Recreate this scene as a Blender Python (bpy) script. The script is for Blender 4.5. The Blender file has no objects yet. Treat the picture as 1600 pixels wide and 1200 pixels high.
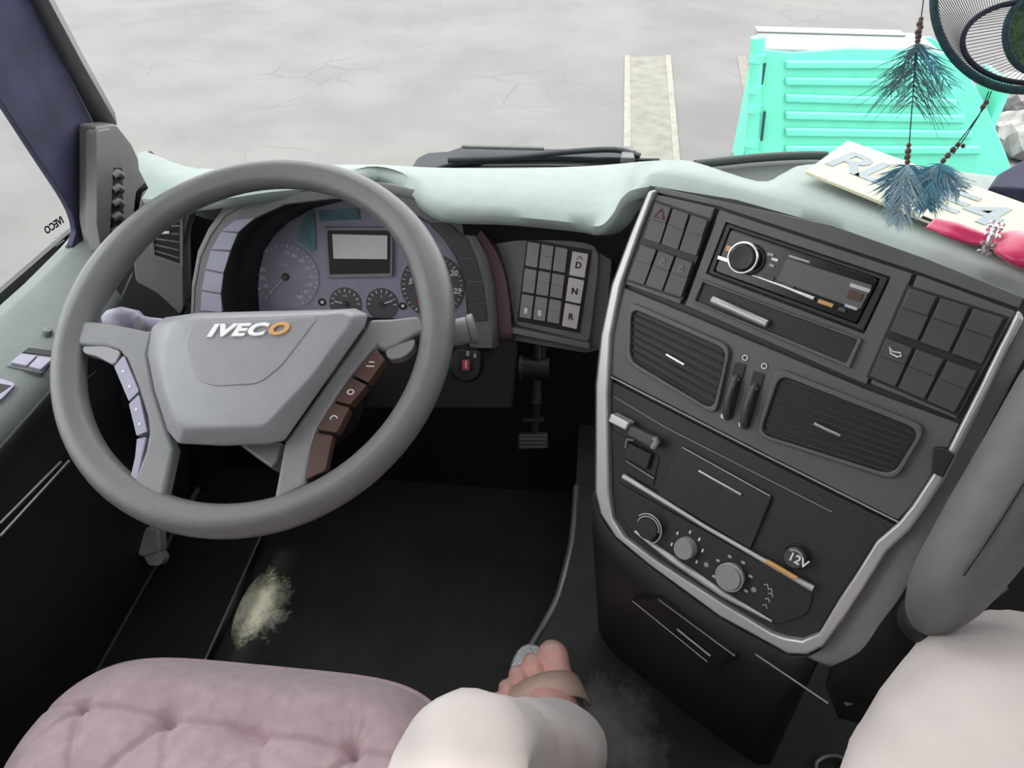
import bpy, bmesh, math, random
import numpy as np
from mathutils import Vector
random.seed(7)
SC = bpy.context.scene
COL = SC.collection
# ------------------------------------------------------------------ camera
FPX = 1155.0
CAM = np.array([0.0, 0.0, 1.30])
PITCH, YAW = math.radians(40.0), math.radians(5.7)
FW = np.array([-math.sin(YAW)*math.cos(PITCH), math.cos(YAW)*math.cos(PITCH), -math.sin(PITCH)])
RT = np.array([math.cos(YAW), math.sin(YAW), 0.0])
UP = np.cross(RT, FW)
cd = bpy.data.cameras.new('camera')
cd.sensor_width = 36.0
cd.lens = 36.0*FPX/1600.0
cd.clip_start = 0.02
cd.clip_end = 200
cam = bpy.data.objects.new('camera', cd)
COL.objects.link(cam)
cam.location = CAM
cam.rotation_euler = (math.pi/2-PITCH, 0, YAW)
SC.camera = cam
# ------------------------------------------------------------------ sky and exposure
wd = bpy.data.worlds.new('overcast_sky')
SC.world = wd
wd.use_nodes = True
bg = wd.node_tree.nodes['Background']
bg.inputs['Color'].default_value = (0.97, 0.98, 1.0, 1)
bg.inputs['Strength'].default_value = 1.0
sd = bpy.data.lights.new('hazy_sun', 'SUN')
sd.energy = 1.3
sd.angle = math.radians(3)
sd.color = (1.0, 0.96, 0.88)
sun = bpy.data.objects.new('hazy_sun', sd)
COL.objects.link(sun)
sun.rotation_euler = Vector((.145, .15, -1.0)).to_track_quat('-Z', 'Y').to_euler()
SC.view_settings.view_transform = 'Standard'
SC.view_settings.look = 'None'
SC.view_settings.gamma = 1.0
SC.view_settings.use_curve_mapping = False
SC.view_settings.exposure = 1.7

# ------------------------------------------------------------------ helpers
def A(*v): return np.array(v, float)
def nrm(v): v = np.asarray(v, float); return v/np.linalg.norm(v)
def ray(x, y): return FW + RT*(x-800)/FPX + UP*(600-y)/FPX
def onz(x, y, z): d = ray(x, y); return CAM + d*(z-CAM[2])/d[2]
def onx(x, y, v): d = ray(x, y); return CAM + d*(v-CAM[0])/d[0]
def ony(x, y, v): d = ray(x, y); return CAM + d*(v-CAM[1])/d[1]
def ond(x, y, t): return CAM + ray(x, y)*t

class Plane:
    """a flat panel in the cab: row = its horizontal, out = towards the driver"""
    def __init__(s, P0, row, col):
        s.row = nrm(row); col = np.asarray(col, float)
        s.col = nrm(col - s.row*(col@s.row)); s.P0 = np.asarray(P0, float)
        s.N = nrm(np.cross(s.row, s.col)); s.out = -s.N
    def pt(s, x, y, h=0.0):
        d = ray(x, y); P = s.P0+s.out*h
        return CAM + d*((P-CAM)@s.N)/(d@s.N)
    def pts(s, px, h=0.0): return [s.pt(x, y, h) for x, y in px]

MATS = {}
def mat(name, col, rough=0.5, metal=0.0, noise=0.0, nscale=40.0, bump=0.0, bscale=300.0, spec=0.5, coat=0.0, sheen=0.0):
    m = bpy.data.materials.new(name); m.use_nodes = True
    nt = m.node_tree; b = nt.nodes['Principled BSDF']
    b.inputs['Roughness'].default_value = rough
    b.inputs['Metallic'].default_value = metal
    b.inputs['Specular IOR Level'].default_value = spec
    b.inputs['Coat Weight'].default_value = coat
    b.inputs['Sheen Weight'].default_value = sheen
    tc = nt.nodes.new('ShaderNodeTexCoord')
    n = nt.nodes.new('ShaderNodeTexNoise'); n.inputs['Scale'].default_value = nscale
    n.inputs['Detail'].default_value = 4
    nt.links.new(tc.outputs['Object'], n.inputs['Vector'])
    r = nt.nodes.new('ShaderNodeValToRGB')
    a = 1-noise; c = 1+noise
    r.color_ramp.elements[0].position = 0.3; r.color_ramp.elements[1].position = 0.7
    r.color_ramp.elements[0].color = (col[0]*a, col[1]*a, col[2]*a, 1)
    r.color_ramp.elements[1].color = (min(col[0]*c, 1), min(col[1]*c, 1), min(col[2]*c, 1), 1)
    nt.links.new(n.outputs['Fac'], r.inputs['Fac'])
    nt.links.new(r.outputs['Color'], b.inputs['Base Color'])
    if bump:
        n2 = nt.nodes.new('ShaderNodeTexNoise'); n2.inputs['Scale'].default_value = bscale
        n2.inputs['Detail'].default_value = 2
        nt.links.new(tc.outputs['Object'], n2.inputs['Vector'])
        bp = nt.nodes.new('ShaderNodeBump'); bp.inputs['Strength'].default_value = bump
        bp.inputs['Distance'].default_value = 0.002
        nt.links.new(n2.outputs['Fac'], bp.inputs['Height'])
        nt.links.new(bp.outputs['Normal'], b.inputs['Normal'])
    MATS[name] = m
    return m

ORG = {}
def reg(o, parent, org):
    COL.objects.link(o)
    if parent is not None:
        o.parent = parent
        ORG[o] = ORG[parent]
    else:
        o.location = org
        ORG[o] = A(*org)
    return o
def tag(o, label=None, cat=None, group=None, kind=None):
    if label: o['label'] = label
    if cat: o['category'] = cat
    if group: o['group'] = group
    if kind: o['kind'] = kind
    return o
def thing(name, loc, label, cat, group=None):
    e = bpy.data.objects.new(name, None); e.empty_display_size = 0.05
    reg(e, None, loc)
    return tag(e, label, cat, group)
def setting(name, loc, label):
    e = bpy.data.objects.new(name, None); e.empty_display_size = 0.05
    reg(e, None, loc)
    return tag(e, label, None, None, 'structure')
def mesh(name, V, F, m, parent=None, smooth=None, bev=0.0, seg=2, recalc=True, sharp=0.6):
    V = [np.asarray(v, float) for v in V]
    org = ORG[parent] if parent is not None else A(*(np.mean(V, 0)[:2]), min(v[2] for v in V))
    me = bpy.data.meshes.new(name)
    me.from_pydata([tuple(v-org) for v in V], [], F)
    if recalc:
        bm = bmesh.new(); bm.from_mesh(me)
        bmesh.ops.recalc_face_normals(bm, faces=bm.faces)
        bm.to_mesh(me); bm.free()
    me.materials.append(m)
    o = bpy.data.objects.new(name, me)
    reg(o, parent, org)
    if smooth or bev:
        for p in me.polygons: p.use_smooth = True
        me.set_sharp_from_angle(angle=sharp)
    if bev:
        b = o.modifiers.new('bevel', 'BEVEL'); b.width = bev; b.segments = seg
        b.limit_method = 'ANGLE'; b.angle_limit = 0.6; b.harden_normals = True
    return o
def rnd(P, r, n=4):
    P = [np.asarray(p, float) for p in P]; out = []
    for i, b in enumerate(P):
        a = P[i-1]; c = P[(i+1) % len(P)]
        la, lc = np.linalg.norm(a-b), np.linalg.norm(c-b)
        o = min(r, .45*la, .45*lc)
        p1 = b+(a-b)/la*o; p2 = b+(c-b)/lc*o
        for k in range(n+1):
            t = k/n; out.append((1-t)**2*p1+2*t*(1-t)*b+t*t*p2)
    return out
def prism3(name, top, vec, m, parent=None, bev=0.0, seg=2):
    n = len(top)
    V = list(top)+[p+vec for p in top]
    F = [list(range(n)), list(range(2*n-1, n-1, -1))]
    F += [[i, i+n, (i+1) % n+n, (i+1) % n] for i in range(n)]
    return mesh(name, V, F, m, parent, bev=bev, seg=seg)
def prism(name, pl, px, h0, h1, m, parent=None, bev=0.0, r=0.0, seg=2):
    top = pl.pts(px, h1)
    if r: top = rnd(top, r)
    return prism3(name, top, -pl.out*(h1-h0), m, parent, bev, seg)
def frame(name, pl, opx, ipx, h0, h1, m, parent=None, bev=0.0, closed=True, ro=0, ri=0):
    O = pl.pts(opx, h1); I = pl.pts(ipx, h1)
    if ro: O = rnd(O, ro)
    if ri: I = rnd(I, ri)
    return frame3(name, O, I, -pl.out*(h1-h0), m, parent, bev, closed)
def frame3(name, O, I, vec, m, parent=None, bev=0.0, closed=True):
    n = len(O)
    V = list(O)+list(I)+[p+vec for p in O]+[p+vec for p in I]
    F = []
    for i in range(n if closed else n-1):
        j = (i+1) % n
        F += [[i, j, n+j, n+i], [2*n+i, 3*n+i, 3*n+j, 2*n+j], [i, 2*n+i, 2*n+j, j], [n+i, n+j, 3*n+j, 3*n+i]]
    if not closed:
        F += [[0, n, 3*n, 2*n], [n-1, 3*n-1, 4*n-1, 2*n-1]]
    return mesh(name, V, F, m, parent, bev=bev)
def loft(name, curves, m, parent=None, thick=0.0, smooth=True, sharp=0.7, closed=False, caps=False):
    n = len(curves[0]); V = [p for c in curves for p in c]; F = []
    for k in range(len(curves)-1):
        for i in range(n if closed else n-1):
            j = (i+1) % n
            F.append([k*n+i, k*n+j, (k+1)*n+j, (k+1)*n+i])
    if caps:
        F.append(list(range(n))[::-1]); b = (len(curves)-1)*n; F.append([b+i for i in range(n)])
    o = mesh(name, V, F, m, parent, smooth=smooth, sharp=sharp)
    if thick:
        s = o.modifiers.new('thick', 'SOLIDIFY'); s.thickness = thick; s.offset = 0
    return o
def spline(P, n=8, closed=False):
    P = [np.asarray(p, float) for p in P]; out = []; N = len(P)
    for i in range(N if closed else N-1):
        p0 = P[i-1] if (closed or i > 0) else 2*P[0]-P[1]
        p1 = P[i]; p2 = P[(i+1) % N]
        p3 = P[(i+2) % N] if (closed or i+2 < N) else 2*P[-1]-P[-2]
        for k in range(n):
            t = k/n
            out.append(.5*((2*p1)+(-p0+p2)*t+(2*p0-5*p1+4*p2-p3)*t*t+(-p0+3*p1-3*p2+p3)*t**3))
    if not closed: out.append(P[-1])
    return out
def tubedata(P, r, seg=10, closed=False, flat=None):
    P = [np.asarray(p, float) for p in P]; n = len(P)
    rr = r if hasattr(r, '__len__') else [r]*n
    V, F = [], []
    ref = None
    for i in range(n):
        if closed: t = P[(i+1) % n]-P[i-1]
        else: t = P[min(i+1, n-1)]-P[max(i-1, 0)]
        t = nrm(t)
        if ref is None:
            ref = A(0, 0, 1) if abs(t[2]) < .9 else A(1, 0, 0)
        a = nrm(ref-t*(ref@t)); b = np.cross(t, a); ref = a
        for k in range(seg):
            q = 2*math.pi*k/seg
            V.append(P[i]+rr[i]*(math.cos(q)*a+(flat or 1)*math.sin(q)*b))
    for i in range(n if closed else n-1):
        j = (i+1) % n
        for k in range(seg):
            l = (k+1) % seg
            F.append([i*seg+k, i*seg+l, j*seg+l, j*seg+k])
    if not closed:
        F.append(list(range(seg))[::-1]); F.append([(n-1)*seg+k for k in range(seg)])
    return V, F
def tube(name, P, r, m, parent=None, seg=10, closed=False, flat=None):
    V, F = tubedata(P, r, seg, closed, flat)
    return mesh(name, V, F, m, parent, smooth=True, sharp=1.0)
def merged(name, parts, m, parent=None, smooth=True):
    V, F = [], []
    for v, f in parts:
        o = len(V); V += list(v); F += [[i+o for i in q] for q in f]
    return mesh(name, V, F, m, parent, smooth=smooth, sharp=1.0)
def boxdata(c, a, b, d):
    V = [c+sa*a+sb*b+sd*d for sd in (-1, 1) for sb in (-1, 1) for sa in (-1, 1)]
    return V, [[0, 2, 3, 1], [4, 5, 7, 6], [0, 1, 5, 4], [2, 6, 7, 3], [0, 4, 6, 2], [1, 3, 7, 5]]
def lathe(name, c, axis, prof, m, parent=None, seg=28, sharp=0.6):
    """prof = list of (radius, height along axis)"""
    axis = nrm(axis); ref = A(0, 0, 1) if abs(axis[2]) < .9 else A(1, 0, 0)
    a = nrm(np.cross(axis, ref)); b = np.cross(axis, a)
    V, F = [], []
    for r, h in prof:
        for k in range(seg):
            q = 2*math.pi*k/seg
            V.append(c+axis*h+r*(math.cos(q)*a+math.sin(q)*b))
    for i in range(len(prof)-1):
        for k in range(seg):
            l = (k+1) % seg
            F.append([i*seg+k, i*seg+l, (i+1)*seg+l, (i+1)*seg+k])
    F.append(list(range(seg))[::-1]); F.append([(len(prof)-1)*seg+k for k in range(seg)])
    return mesh(name, V, F, m, parent, smooth=True, sharp=sharp)
def text(name, s, c, xd, yd, size, m, parent, ext=0.0004, shear=0.0, bold=0.0, spacing=1.0, sx=1.0):
    """flat lettering centred at c"""
    cu = bpy.data.curves.new(name, 'FONT'); cu.body = s; cu.size = size; cu.extrude = ext
    cu.align_x = 'CENTER'; cu.align_y = 'CENTER'; cu.shear = shear; cu.offset = bold
    cu.space_character = spacing; cu.resolution_u = 3
    t = bpy.data.objects.new('t', cu)
    me = bpy.data.meshes.new_from_object(t)
    xd, yd = nrm(xd), nrm(yd); zd = np.cross(xd, yd)
    V = [c+xd*v.co[0]*sx+yd*v.co[1]+zd*v.co[2] for v in me.vertices]
    F = [list(p.vertices) for p in me.polygons]
    bpy.data.objects.remove(t); bpy.data.curves.remove(cu); bpy.data.meshes.remove(me)
    return mesh(name, V, F, m, parent, recalc=False)
def lerp(a, b, t): return a+(b-a)*t
def quad(pl, q, h, u, v):
    """bilinear point inside a pixel quad TL TR BR BL laid on the panel"""
    a, b, c, d = [pl.pt(x, y, h) for x, y in q]
    return lerp(lerp(a, b, u), lerp(d, c, u), v)
def rect(pl, q, h, u0, u1, v0, v1):
    return [quad(pl, q, h, u0, v0), quad(pl, q, h, u1, v0), quad(pl, q, h, u1, v1), quad(pl, q, h, u0, v1)]
def sub(name, pl, q, u0, u1, v0, v1, h0, h1, m, parent, bev=0.0006, r=0.0015):
    top = rect(pl, q, h1, u0, u1, v0, v1)
    if r: top = rnd(top, r, 3)
    return prism3(name, top, -pl.out*(h1-h0), m, parent, bev)
def disc(name, c, ax, r, h, m, parent, seg=24):
    return lathe(name, c, ax, [(r, 0), (r, h)], m, parent, seg)

# ------------------------------------------------------------------ materials
dash_grey = mat('dash_grey', (.35, .41, .38), .55, noise=.05, bump=.25, bscale=700)
fascia = mat('fascia', (.15, .15, .152), .5, noise=.05, bump=.2, bscale=800)
dark = mat('dark_plastic', (.019, .019, .020), .5, noise=.06, bump=.15, bscale=800)
console_m = mat('console_plastic', (.095, .095, .096), .45, noise=.05, bump=.15, bscale=800)
black = mat('black_plastic', (.012, .012, .013), .5, noise=.05)
bolster = mat('bolster_grey', (.20, .20, .202), .5, noise=.05, bump=.2, bscale=700)
gloss_black = mat('gloss_black', (.012, .012, .014), .18, noise=.05)
button_m = mat('button_plastic', (.06, .06, .061), .42, noise=.05)
button_g = mat('button_grey', (.27, .27, .27), .45, noise=.05)
button_w = mat('button_white', (.62, .56, .57), .5, noise=.03)
button_b = mat('button_brown_reflection', (.075, .035, .028), .4, noise=.05)  # brown tone puts a warm reflection into the plastic colour
silver = mat('silver_trim', (.50, .49, .50), .38, metal=.55, noise=.03)
chrome = mat('chrome', (.75, .75, .76), .2, metal=.9, noise=.02)
rubber = mat('wheel_rubber', (.135, .133, .133), .28, noise=.06, nscale=25, bump=.3, bscale=900)
hubm = mat('hub_plastic', (.25, .25, .265), .34, noise=.04, bump=.15, bscale=900)
spokem = mat('spoke_plastic', (.19, .19, .195), .42, noise=.04)
lilac = mat('lilac_tile', (.30, .29, .38), .4, noise=.05)
gface = mat('gauge_face', (.34, .32, .42), .45, noise=.06)
gface2 = mat('gauge_dark', (.10, .10, .105), .45, noise=.05)
white = mat('white_print', (.78, .78, .78), .5, noise=.01)
grey_print = mat('grey_print', (.42, .42, .42), .5, noise=.01)
redm = mat('red_print', (.35, .05, .07), .45, noise=.05)
orange = mat('orange_print', (.62, .33, .12), .4, noise=.05)
lcd = mat('lcd_grey', (.80, .80, .81), .35, noise=.03)
navy = mat('navy_fabric', (.035, .036, .075), .8, noise=.35, nscale=14, bump=.3, bscale=250)
pillar_g = mat('pillar_grey', (.15, .15, .15), .6, noise=.05, bump=.2, bscale=600)
seal = mat('rubber_seal', (.012, .012, .012), .6)
doorm = mat('door_plastic', (.135, .155, .15), .5, noise=.06, bump=.2, bscale=700)
door_d = mat('door_dark', (.022, .022, .028), .6, noise=.1, bump=.2, bscale=400)
floor_m = mat('floor_rubber', (.015, .015, .015), .55, noise=.5, nscale=9, bump=.35, bscale=120)
roofm = mat('roof_lining', (.35, .35, .34), .9, noise=.05)
rear_m = mat('rear_lining', (.22, .21, .21), .9, noise=.05)
seatm = mat('mauve_velvet', (.46, .335, .355), .85, noise=.10, nscale=60, bump=.25, bscale=500, sheen=.35)
skin = mat('skin', (.80, .43, .37), .5, noise=.08, nscale=30)
nailm = mat('toe_nail', (.80, .50, .46), .25, noise=.03)
cloth = mat('pale_cloth', (.60, .525, .50), .8, noise=.05, nscale=12, bump=.35, bscale=90, sheen=.3)
def add_folds(m):
    nt = m.node_tree; b = nt.nodes['Principled BSDF']; tc = [n for n in nt.nodes if n.type == 'TEX_COORD'][0]
    w = nt.nodes.new('ShaderNodeTexWave'); w.bands_direction = 'DIAGONAL'; w.inputs['Scale'].default_value = 4.5
    w.inputs['Distortion'].default_value = 5.0; w.inputs['Detail'].default_value = 1.5; w.inputs['Detail Scale'].default_value = .8
    nt.links.new(tc.outputs['Object'], w.inputs['Vector'])
    bp = nt.nodes.new('ShaderNodeBump'); bp.inputs['Strength'].default_value = .55; bp.inputs['Distance'].default_value = .012
    nt.links.new(w.outputs['Fac'], bp.inputs['Height'])
    old = b.inputs['Normal'].links[0].from_socket
    nt.links.new(old, bp.inputs['Normal']); nt.links.new(bp.outputs['Normal'], b.inputs['Normal'])
add_folds(cloth)
strapm = mat('peach_strap', (.72, .50, .40), .5, noise=.05)
solem = mat('glitter_sole', (.38, .37, .39), .35, metal=.5, noise=.5, nscale=300)
greenm = mat('green_paint', (.12, .58, .42), .45, noise=.06, nscale=6)
paper = mat('paper_sign', (.80, .77, .56), .7, noise=.03, nscale=10)
letterg = mat('sign_letter', (.38, .44, .46), .6, noise=.1, nscale=20)
pink = mat('pink_satin', (.66, .02, .12), .3, noise=.12, nscale=18, sheen=.5)
crystal = mat('rhinestone', (.80, .70, .72), .12, metal=.6, noise=.2, nscale=200)
hoopm = mat('teal_thread', (.012, .05, .06), .7, noise=.3, nscale=200, bump=.5, bscale=400)
hoopn = mat('navy_thread', (.014, .018, .04), .7, noise=.3, nscale=200)
webm = mat('web_thread', (.03, .035, .055), .7)
eye_g = mat('green_knit', (.05, .10, .045), .85, noise=.6, nscale=260, bump=.8, bscale=300)
feather_b = mat('feather_blue', (.13, .34, .46), .7, noise=.25, nscale=50)
feather_g = mat('feather_grey', (.14, .26, .29), .75, noise=.3, nscale=50)
feather_p = mat('feather_pale', (.42, .58, .66), .75, noise=.2, nscale=50)
beadm = mat('brown_bead', (.10, .06, .05), .35, noise=.3, nscale=80)
cowlm = mat('cowl_plastic', (.13, .145, .14), .5, noise=.1)
wiperm = mat('wiper_black', (.012, .018, .024), .6, noise=.1)
rockm = mat('pale_rubble', (.23, .22, .215), .9, noise=.3, nscale=12, bump=.6, bscale=40)
tray_m = mat('tray_green_grey', (.075, .09, .083), .6, noise=.06, bump=.2, bscale=600)
lever_m = mat('lever_grey', (.34, .33, .32), .45, noise=.15, nscale=60)
sun_dirt_m = mat('painted_sun_dirt', (.55, .52, .36), .9, noise=.45, nscale=38, bump=.8, bscale=200)
dustm = mat('grey_dust', (.12, .12, .118), .9, noise=.5, nscale=25, bump=.4, bscale=150)
edge_metal = mat('edge_metal', (.22, .22, .22), .35, metal=.6, noise=.1)

def glass_mat(name, gl):
    m = bpy.data.materials.new(name); m.use_nodes = True; nt = m.node_tree
    nt.nodes.clear()
    o = nt.nodes.new('ShaderNodeOutputMaterial'); mx = nt.nodes.new('ShaderNodeMixShader')
    t = nt.nodes.new('ShaderNodeBsdfTransparent'); g = nt.nodes.new('ShaderNodeBsdfGlossy')
    lw = nt.nodes.new('ShaderNodeLayerWeight'); lw.inputs['Blend'].default_value = .5
    pw = nt.nodes.new('ShaderNodeMath'); pw.operation = 'POWER'; pw.inputs[1].default_value = 4.0
    nt.links.new(lw.outputs['Facing'], pw.inputs[0])
    fr = nt.nodes.new('ShaderNodeMath'); fr.operation = 'MULTIPLY_ADD'; fr.inputs[1].default_value = .5; fr.inputs[2].default_value = gl
    nt.links.new(pw.outputs[0], fr.inputs[0])
    g.inputs['Roughness'].default_value = .02
    t.inputs['Color'].default_value = (.96, .98, .97, 1)
    nt.links.new(fr.outputs[0], mx.inputs[0]); nt.links.new(t.outputs[0], mx.inputs[1])
    nt.links.new(g.outputs[0], mx.inputs[2]); nt.links.new(mx.outputs[0], o.inputs[0])
    return m
glass = glass_mat('window_glass', .02)
lens_m = glass_mat('cluster_lens', .06)

def ground_mat():
    m = mat('cracked_asphalt', (.128, .124, .125), .95, noise=.12, nscale=1.2, bump=.5, bscale=30)
    nt = m.node_tree; b = nt.nodes['Principled BSDF']
    src = b.inputs['Base Color'].links[0].from_socket
    tc = [n for n in nt.nodes if n.type == 'TEX_COORD'][0]
    mp = nt.nodes.new('ShaderNodeTexNoise'); mp.inputs['Scale'].default_value = 1.6; mp.inputs['Detail'].default_value = 3
    nt.links.new(tc.outputs['Object'], mp.inputs['Vector'])
    mxv = nt.nodes.new('ShaderNodeMixRGB'); mxv.inputs[0].default_value = .22
    nt.links.new(tc.outputs['Object'], mxv.inputs[1]); nt.links.new(mp.outputs['Color'], mxv.inputs[2])
    vo = nt.nodes.new('ShaderNodeTexVoronoi'); vo.feature = 'DISTANCE_TO_EDGE'; vo.inputs['Scale'].default_value = 1.9
    nt.links.new(mxv.outputs[0], vo.inputs['Vector'])
    rp = nt.nodes.new('ShaderNodeValToRGB')
    rp.color_ramp.elements[0].position = 0.0; rp.color_ramp.elements[0].color = (1, 1, 1, 1)
    rp.color_ramp.elements[1].position = .022; rp.color_ramp.elements[1].color = (0, 0, 0, 1)
    nt.links.new(vo.outputs['Distance'], rp.inputs['Fac'])
    # cracks show only in the broken area
    n3 = nt.nodes.new('ShaderNodeTexNoise'); n3.inputs['Scale'].default_value = .55
    nt.links.new(tc.outputs['Object'], n3.inputs['Vector'])
    rp3 = nt.nodes.new('ShaderNodeValToRGB'); rp3.color_ramp.elements[0].position = .53; rp3.color_ramp.elements[1].position = .66
    nt.links.new(n3.outputs['Fac'], rp3.inputs['Fac'])
    mu = nt.nodes.new('ShaderNodeMath'); mu.operation = 'MULTIPLY'
    nt.links.new(rp.outputs['Color'], mu.inputs[0]); nt.links.new(rp3.outputs['Color'], mu.inputs[1])
    mx = nt.nodes.new('ShaderNodeMixRGB'); mx.inputs[2].default_value = (.10, .096, .094, 1)
    nt.links.new(mu.outputs[0], mx.inputs[0]); nt.links.new(src, mx.inputs[1])
    # sandy patches
    n4 = nt.nodes.new('ShaderNodeTexNoise'); n4.inputs['Scale'].default_value = .8; n4.inputs['Detail'].default_value = 5
    nt.links.new(tc.outputs['Generated'], n4.inputs['Vector']); n4.inputs['Scale'].default_value = 9
    rp4 = nt.nodes.new('ShaderNodeValToRGB'); rp4.color_ramp.elements[0].position = .56; rp4.color_ramp.elements[1].position = .66
    rp4.color_ramp.elements[1].color = (.6, .6, .6, 1)
    nt.links.new(n4.outputs['Fac'], rp4.inputs['Fac'])
    mx2 = nt.nodes.new('ShaderNodeMixRGB'); mx2.inputs[2].default_value = (.172, .168, .128, 1)
    nt.links.new(rp4.outputs['Color'], mx2.inputs[0]); nt.links.new(mx.outputs[0], mx2.inputs[1])
    nt.links.new(mx2.outputs[0], b.inputs['Base Color'])
    return m
asphalt = ground_mat()
paint = mat('worn_road_paint', (.155, .15, .133), .9, noise=.18, nscale=6, bump=.4, bscale=40)
paint_y = mat('worn_edge_paint', (.20, .195, .165), .9, noise=.15, nscale=10)

# ================================================================== the setting
GZ = -1.40
def slab(name, x0, x1, y0, y1, z0, z1, m, parent=None, bev=0.0):
    V, F = boxdata(A((x0+x1)/2, (y0+y1)/2, (z0+z1)/2), A((x1-x0)/2, 0, 0), A(0, (y1-y0)/2, 0), A(0, 0, (z1-z0)/2))
    return mesh(name, V, F, m, parent, bev=bev)
tag(slab('ground', -40, 40, -15, 70, GZ-.3, GZ, asphalt), 'pale cracked asphalt yard outside the windscreen', kind='structure')
LX = -.80
tag(slab('floor', -.845, 1.45, -.9, 1.25, -.06, 0, floor_m), 'black rubber cab floor below the steering wheel', kind='structure')
cl = setting('ceiling', (.3, 0, 1.95), 'pale cab roof lining with an unseen hatch gap added for top light')  # unseen hatch gap between the linings, added to brighten seat and wheel
slab('front_lining', -.86, 1.5, .04, .95, 1.95, 2.0, roofm, cl)
slab('rear_lining', -.86, 1.5, -1.0, -.62, 1.95, 2.0, roofm, cl)
slab('left_lining', -.86, -.42, -.62, .04, 1.95, 2.0, roofm, cl)
slab('right_lining', .55, 1.5, -.62, .04, 1.95, 2.0, roofm, cl)
tag(slab('wall_rear', -.86, 1.5, -1.05, -1.0, -.06, 2.0, rear_m), 'grey rear wall of the cab', kind='structure')
tag(slab('wall_front', -.86, 1.45, 1.16, 1.20, -.06, .73, black), 'black bulkhead behind the dashboard', kind='structure')
wr = setting('wall_right', (1.45, 0, 0), 'passenger side wall with a window opening')
slab('lower_panel', 1.42, 1.47, -1.0, 1.2, -.06, .72, dark, wr)
slab('rear_panel', 1.42, 1.47, -1.0, .10, .72, 1.95, rear_m, wr)
slab('front_pillar', 1.42, 1.47, 1.02, 1.2, .72, 1.95, pillar_g, wr)
slab('top_rail', 1.42, 1.47, .10, 1.02, 1.70, 1.95, rear_m, wr)

# engine tunnel: raised floor under the console, its left edge curves
TZ = .22
e = [onz(900, 760, TZ), onz(895, 830, TZ), onz(888, 870, TZ), onz(872, 930, TZ), onz(850, 975, TZ), onz(828, 1012, TZ), onz(800, 1060, TZ), onz(770, 1200, TZ)]
es = spline(e, 5)
es = [A(es[0][0], 1.16, TZ)]+es+[A(es[-1][0], -.5, TZ)]
poly = es+[A(1.40, -.5, TZ), A(1.40, 1.16, TZ)]
tn = prism3('engine_tunnel', poly, A(0, 0, -TZ), floor_m)
tag(tn, 'raised black rubber engine tunnel under the centre console', kind='structure')
tube('edge_piping', es[1:-1], .006, edge_metal, tn, 8)
dp = []
def blob(name, cx, cy, rx, ry, z, m, parent, seed, lab=None, n=26, hh=.0025, hole=0):
    rs = random.Random(seed); V = [A(cx, cy, z+hh)]; F = []
    for ring in (.55, 1.0):
        for k in range(n):
            q = 2*math.pi*k/n; w = 1+.22*rs.uniform(-1, 1)*(ring)
            V.append(A(cx+rx*ring*w*math.cos(q), cy+ry*ring*w*math.sin(q), z+(hh if ring < 1 else .0004)))
    for k in range(n):
        l = (k+1) % n
        F.append([0, 1+k, 1+l]); F.append([1+k, 1+n+k, 1+n+l, 1+l])
    o = mesh(name, V, F, m, parent, smooth=True)
    return o

# floor mat with a raised black sill plate on its left, the plate hides the mat edge
p0 = onz(345, 990, .03); p1 = onz(388, 870, .03)
sx = (p0[0]+p1[0])/2
slab('sill_plate', -.842, sx, .1, 1.14, .0, .03, black, None, bev=.004)
sp = bpy.data.objects['sill_plate']; tag(sp, 'black step plate along the driver door sill', kind='structure')
tube('edge_strip', [A(sx, .1, .031), A(sx, 1.13, .031)], .003, edge_metal, sp, 8)
tube('sill_strip', [A(-.826, .1, .034), A(-.826, 1.13, .034)], .007, edge_metal, sp, 8)
def dust_sun_mat(name, base, col, rx, ry, offx, scale, hard):
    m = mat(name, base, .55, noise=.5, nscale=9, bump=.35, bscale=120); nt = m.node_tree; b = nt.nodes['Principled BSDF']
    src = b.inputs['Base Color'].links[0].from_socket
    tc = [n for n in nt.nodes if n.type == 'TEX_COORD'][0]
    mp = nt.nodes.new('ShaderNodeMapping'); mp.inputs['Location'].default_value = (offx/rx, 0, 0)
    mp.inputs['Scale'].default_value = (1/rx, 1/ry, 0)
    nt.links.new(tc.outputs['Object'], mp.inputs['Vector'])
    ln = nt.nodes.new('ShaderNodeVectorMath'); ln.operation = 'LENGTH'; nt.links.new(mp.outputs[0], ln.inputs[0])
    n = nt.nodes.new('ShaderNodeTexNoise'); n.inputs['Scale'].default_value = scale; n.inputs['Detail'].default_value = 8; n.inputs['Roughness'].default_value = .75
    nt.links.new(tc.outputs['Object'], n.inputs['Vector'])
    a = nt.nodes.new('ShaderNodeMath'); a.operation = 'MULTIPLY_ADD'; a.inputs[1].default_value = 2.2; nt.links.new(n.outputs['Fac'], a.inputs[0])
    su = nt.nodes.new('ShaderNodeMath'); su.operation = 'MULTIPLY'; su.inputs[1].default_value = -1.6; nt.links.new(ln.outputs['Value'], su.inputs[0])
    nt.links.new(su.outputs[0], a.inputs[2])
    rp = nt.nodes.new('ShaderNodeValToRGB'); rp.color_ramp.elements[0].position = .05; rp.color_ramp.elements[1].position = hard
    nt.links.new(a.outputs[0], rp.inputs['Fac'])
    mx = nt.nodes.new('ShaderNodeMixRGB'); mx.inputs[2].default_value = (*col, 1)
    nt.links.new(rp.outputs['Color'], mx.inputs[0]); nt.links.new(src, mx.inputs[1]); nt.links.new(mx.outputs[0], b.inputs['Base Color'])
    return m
FB = (.015, .015, .015)
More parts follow.
